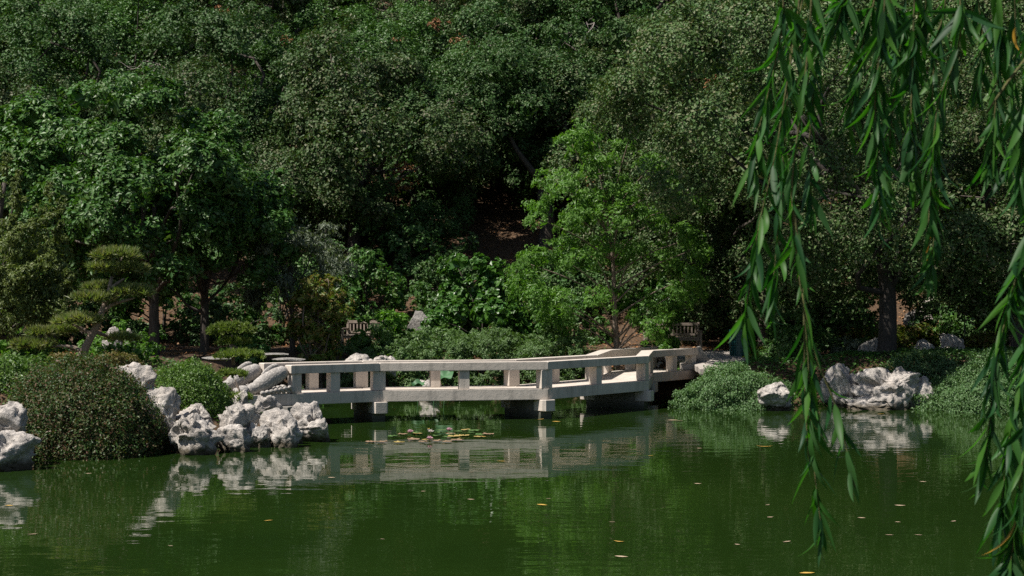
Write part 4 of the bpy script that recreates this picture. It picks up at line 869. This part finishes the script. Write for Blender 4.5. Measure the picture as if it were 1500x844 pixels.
STR = [  # depth, pixel path from top to tip, leaves per pixel spacing
    (4.0, [(1155, -90), (1148, 20), (1132, 110), (1112, 190), (1100, 265)], 15), (4.1, [(1172, -90), (1165, 40), (1150, 140), (1135, 230), (1112, 330), (1098, 420), (1088, 490)], 15),
    (3.95, [(1195, -90), (1185, 60), (1172, 170), (1160, 280), (1168, 380), (1180, 480), (1186, 570), (1190, 660), (1198, 735), (1204, 785)], 15), (3.95, [(1174, 430), (1195, 520), (1222, 590), (1238, 650), (1252, 715)], 15),
    (4.25, [(1180, -90), (1160, 60), (1150, 190), (1142, 300), (1135, 390), (1128, 460)], 17), (4.3, [(1225, -90), (1205, 40), (1192, 130), (1185, 230), (1190, 310)], 18), (3.95, [(1161, 300), (1176, 400), (1178, 500), (1180, 600), (1186, 690)], 16),
    (4.1, [(1285, -90), (1272, 20), (1255, 110), (1245, 180)], 14), (3.9, [(1298, -90), (1290, 60), (1282, 150), (1285, 230), (1290, 320)], 13), (4.2, [(1325, -90), (1320, 60), (1308, 160), (1300, 250), (1298, 300)], 14),
    (4.0, [(1345, -90), (1338, 70), (1335, 160), (1338, 230), (1340, 270)], 15), (4.3, [(1385, -90), (1372, 60), (1365, 160), (1372, 260), (1368, 350), (1362, 400)], 15), (3.85, [(1408, -90), (1410, 20), (1398, 90), (1375, 150), (1366, 230), (1360, 330)], 17),
    (4.2, [(1432, -90), (1440, 40), (1432, 130)], 15), (4.0, [(1462, -90), (1465, 60), (1458, 160), (1450, 250)], 14), (4.35, [(1485, -90), (1488, 80), (1482, 180), (1478, 260)], 16), (3.9, [(1512, -90), (1506, 90), (1500, 200), (1492, 290)], 14),
    (3.7, [(1530, 250), (1508, 350), (1482, 430), (1462, 520), (1450, 610), (1442, 690)], 13), (3.85, [(1540, 300), (1520, 420), (1500, 520), (1482, 620), (1470, 710), (1462, 790)], 13), (3.6, [(1545, 300), (1530, 450), (1512, 580), (1496, 690), (1485, 790), (1475, 850)], 14), (4.0, [(1530, -90), (1545, 80), (1545, 200), (1535, 300)], 15),
    (4.1, [(1245, -90), (1235, 0), (1222, 50)], 17), (4.1, [(1362, -90), (1352, 20), (1330, 90)], 16), (4.05, [(1300, -90), (1318, 20), (1312, 80)], 15)]
rng = np.random.default_rng(444); LEAVES = []
for si, (Yd, path, gap) in enumerate(STR):
    P = np.array([np.array(at(px, py, Yd)) for px, py in path])
    if path[0][1] == -90:
        q = LIMB + WB; d = np.linalg.norm(q[:, :2] - P[0][:2], axis=1); tgt = q[max(d.argmin(), 5)]; m = P[0] * .5 + tgt * .5; m[2] = P[0][2] + (tgt[2] - P[0][2]) * .75; P = np.vstack([tgt, m, P])
    elif path[0][1] > 240 and path[0][0] > 1500:
        P = np.vstack([LIMB[8] + WB + [.6, -.2, .1], P[0] + [.15, -.05, .9], P])
    n = int(np.linalg.norm(np.diff(P, axis=0), axis=1).sum() / (gap / F * Yd)); C = catmull(P, n)
    br_ = MB().tube(C - WB, np.linspace(.0035, .0012, n), 5).build('hanging_strand', WTWIG, wt, True)
    T = unit(np.gradient(C, axis=0)); ph = rng.uniform(0, 6.28)
    for j in range(2, n):
        if rng.random() < (.2 if path[0][1] < 200 or path[0][0] < 1400 else .35): continue
        ph += 2.4 + rng.normal() * .4; s_ = np.array([math.cos(ph), .7 * math.sin(ph), 0]); op = rng.uniform(.12, .62) if rng.random() < .85 else rng.uniform(.6, 1.1)
        d = unit(T[j] * .55 + np.array([0, 0, -.55]) + s_ * op); L = rng.uniform(.075, .138) * (1 if j < n - 4 else .75)
        nn = unit(np.cross(d, rng.normal(size=3))); nn = unit(nn + s_ * .8 + [0, 0, .4]); nn = unit(nn - d * (nn @ d)); xx = np.cross(d, nn)
        Mx = Matrix(((xx[0] * L, d[0] * L, nn[0] * L, C[j][0] - WB[0]), (xx[1] * L, d[1] * L, nn[1] * L, C[j][1] - WB[1]), (xx[2] * L, d[2] * L, nn[2] * L, C[j][2] - WB[2]), (0, 0, 0, 1)))
        py = HY - (C[j][2] - CH) / C[j][1] * F; px = HX + C[j][0] / C[j][1] * F
        LEAVES.append((1 if (-60 < py < 850 and px < 1510) else 0, L / C[j][1], int(rng.integers(6)), Mx, br_))
LEAVES.sort(key=lambda q: (-q[0], -q[1])); print('willow leaves', len(LEAVES), sum(q[0] for q in LEAVES))
for vis, sz, k, Mx, br_ in LEAVES[:300]:
    o = link('leaf', LMY if rng.random() < .006 else LMS[k], br_); o.matrix_local = Mx
Vs, Fs, o_ = [], [], 0
for vis, sz, k, Mx, br_ in LEAVES[300:]:
    V, Fq = LV[k]; A = np.array(Mx); Vs.append(V @ A[:3, :3].T + A[:3, 3]); Fs.append(Fq + o_); o_ += len(V)
# upper crown of the willow, above the picture, which shades the strands
cr_ = np.random.default_rng(9); V, Fq = LV[0]
for j in range(4200):
    c = np.array([cr_.normal() * 1.5 - 3.4, cr_.normal() * 1.1 + 3.2, 5.6 + abs(cr_.normal()) * 1.0 - .2]); d = unit(np.array([cr_.normal() * .5, cr_.normal() * .5, -1])); nn = unit(np.cross(d, cr_.normal(size=3))); A = np.c_[np.cross(d, nn), d, nn] * cr_.uniform(.09, .15)
    if c[2] + WB[2] < CH + .2 * (c[1] + WB[1]) + .7: continue
    Vs.append(V @ A.T + c); Fs.append(Fq + o_); o_ += len(V)
cf = link('crown_foliage', raw_mesh('willow_crown', np.concatenate(Vs), np.concatenate(Fs), WILLOW, np.repeat(cr_.random(len(Vs)), len(Fq)), True), wt); cf['kind'] = 'stuff'
b = MB(); b.tube([at(1506, 82, 3.9) - wt.location, at(1475, 122, 3.88) - wt.location, at(1446, 165, 3.86) - wt.location], [.004, .0035, .0025], 6); b.build('bare_twig', WTWIG, wt, True)
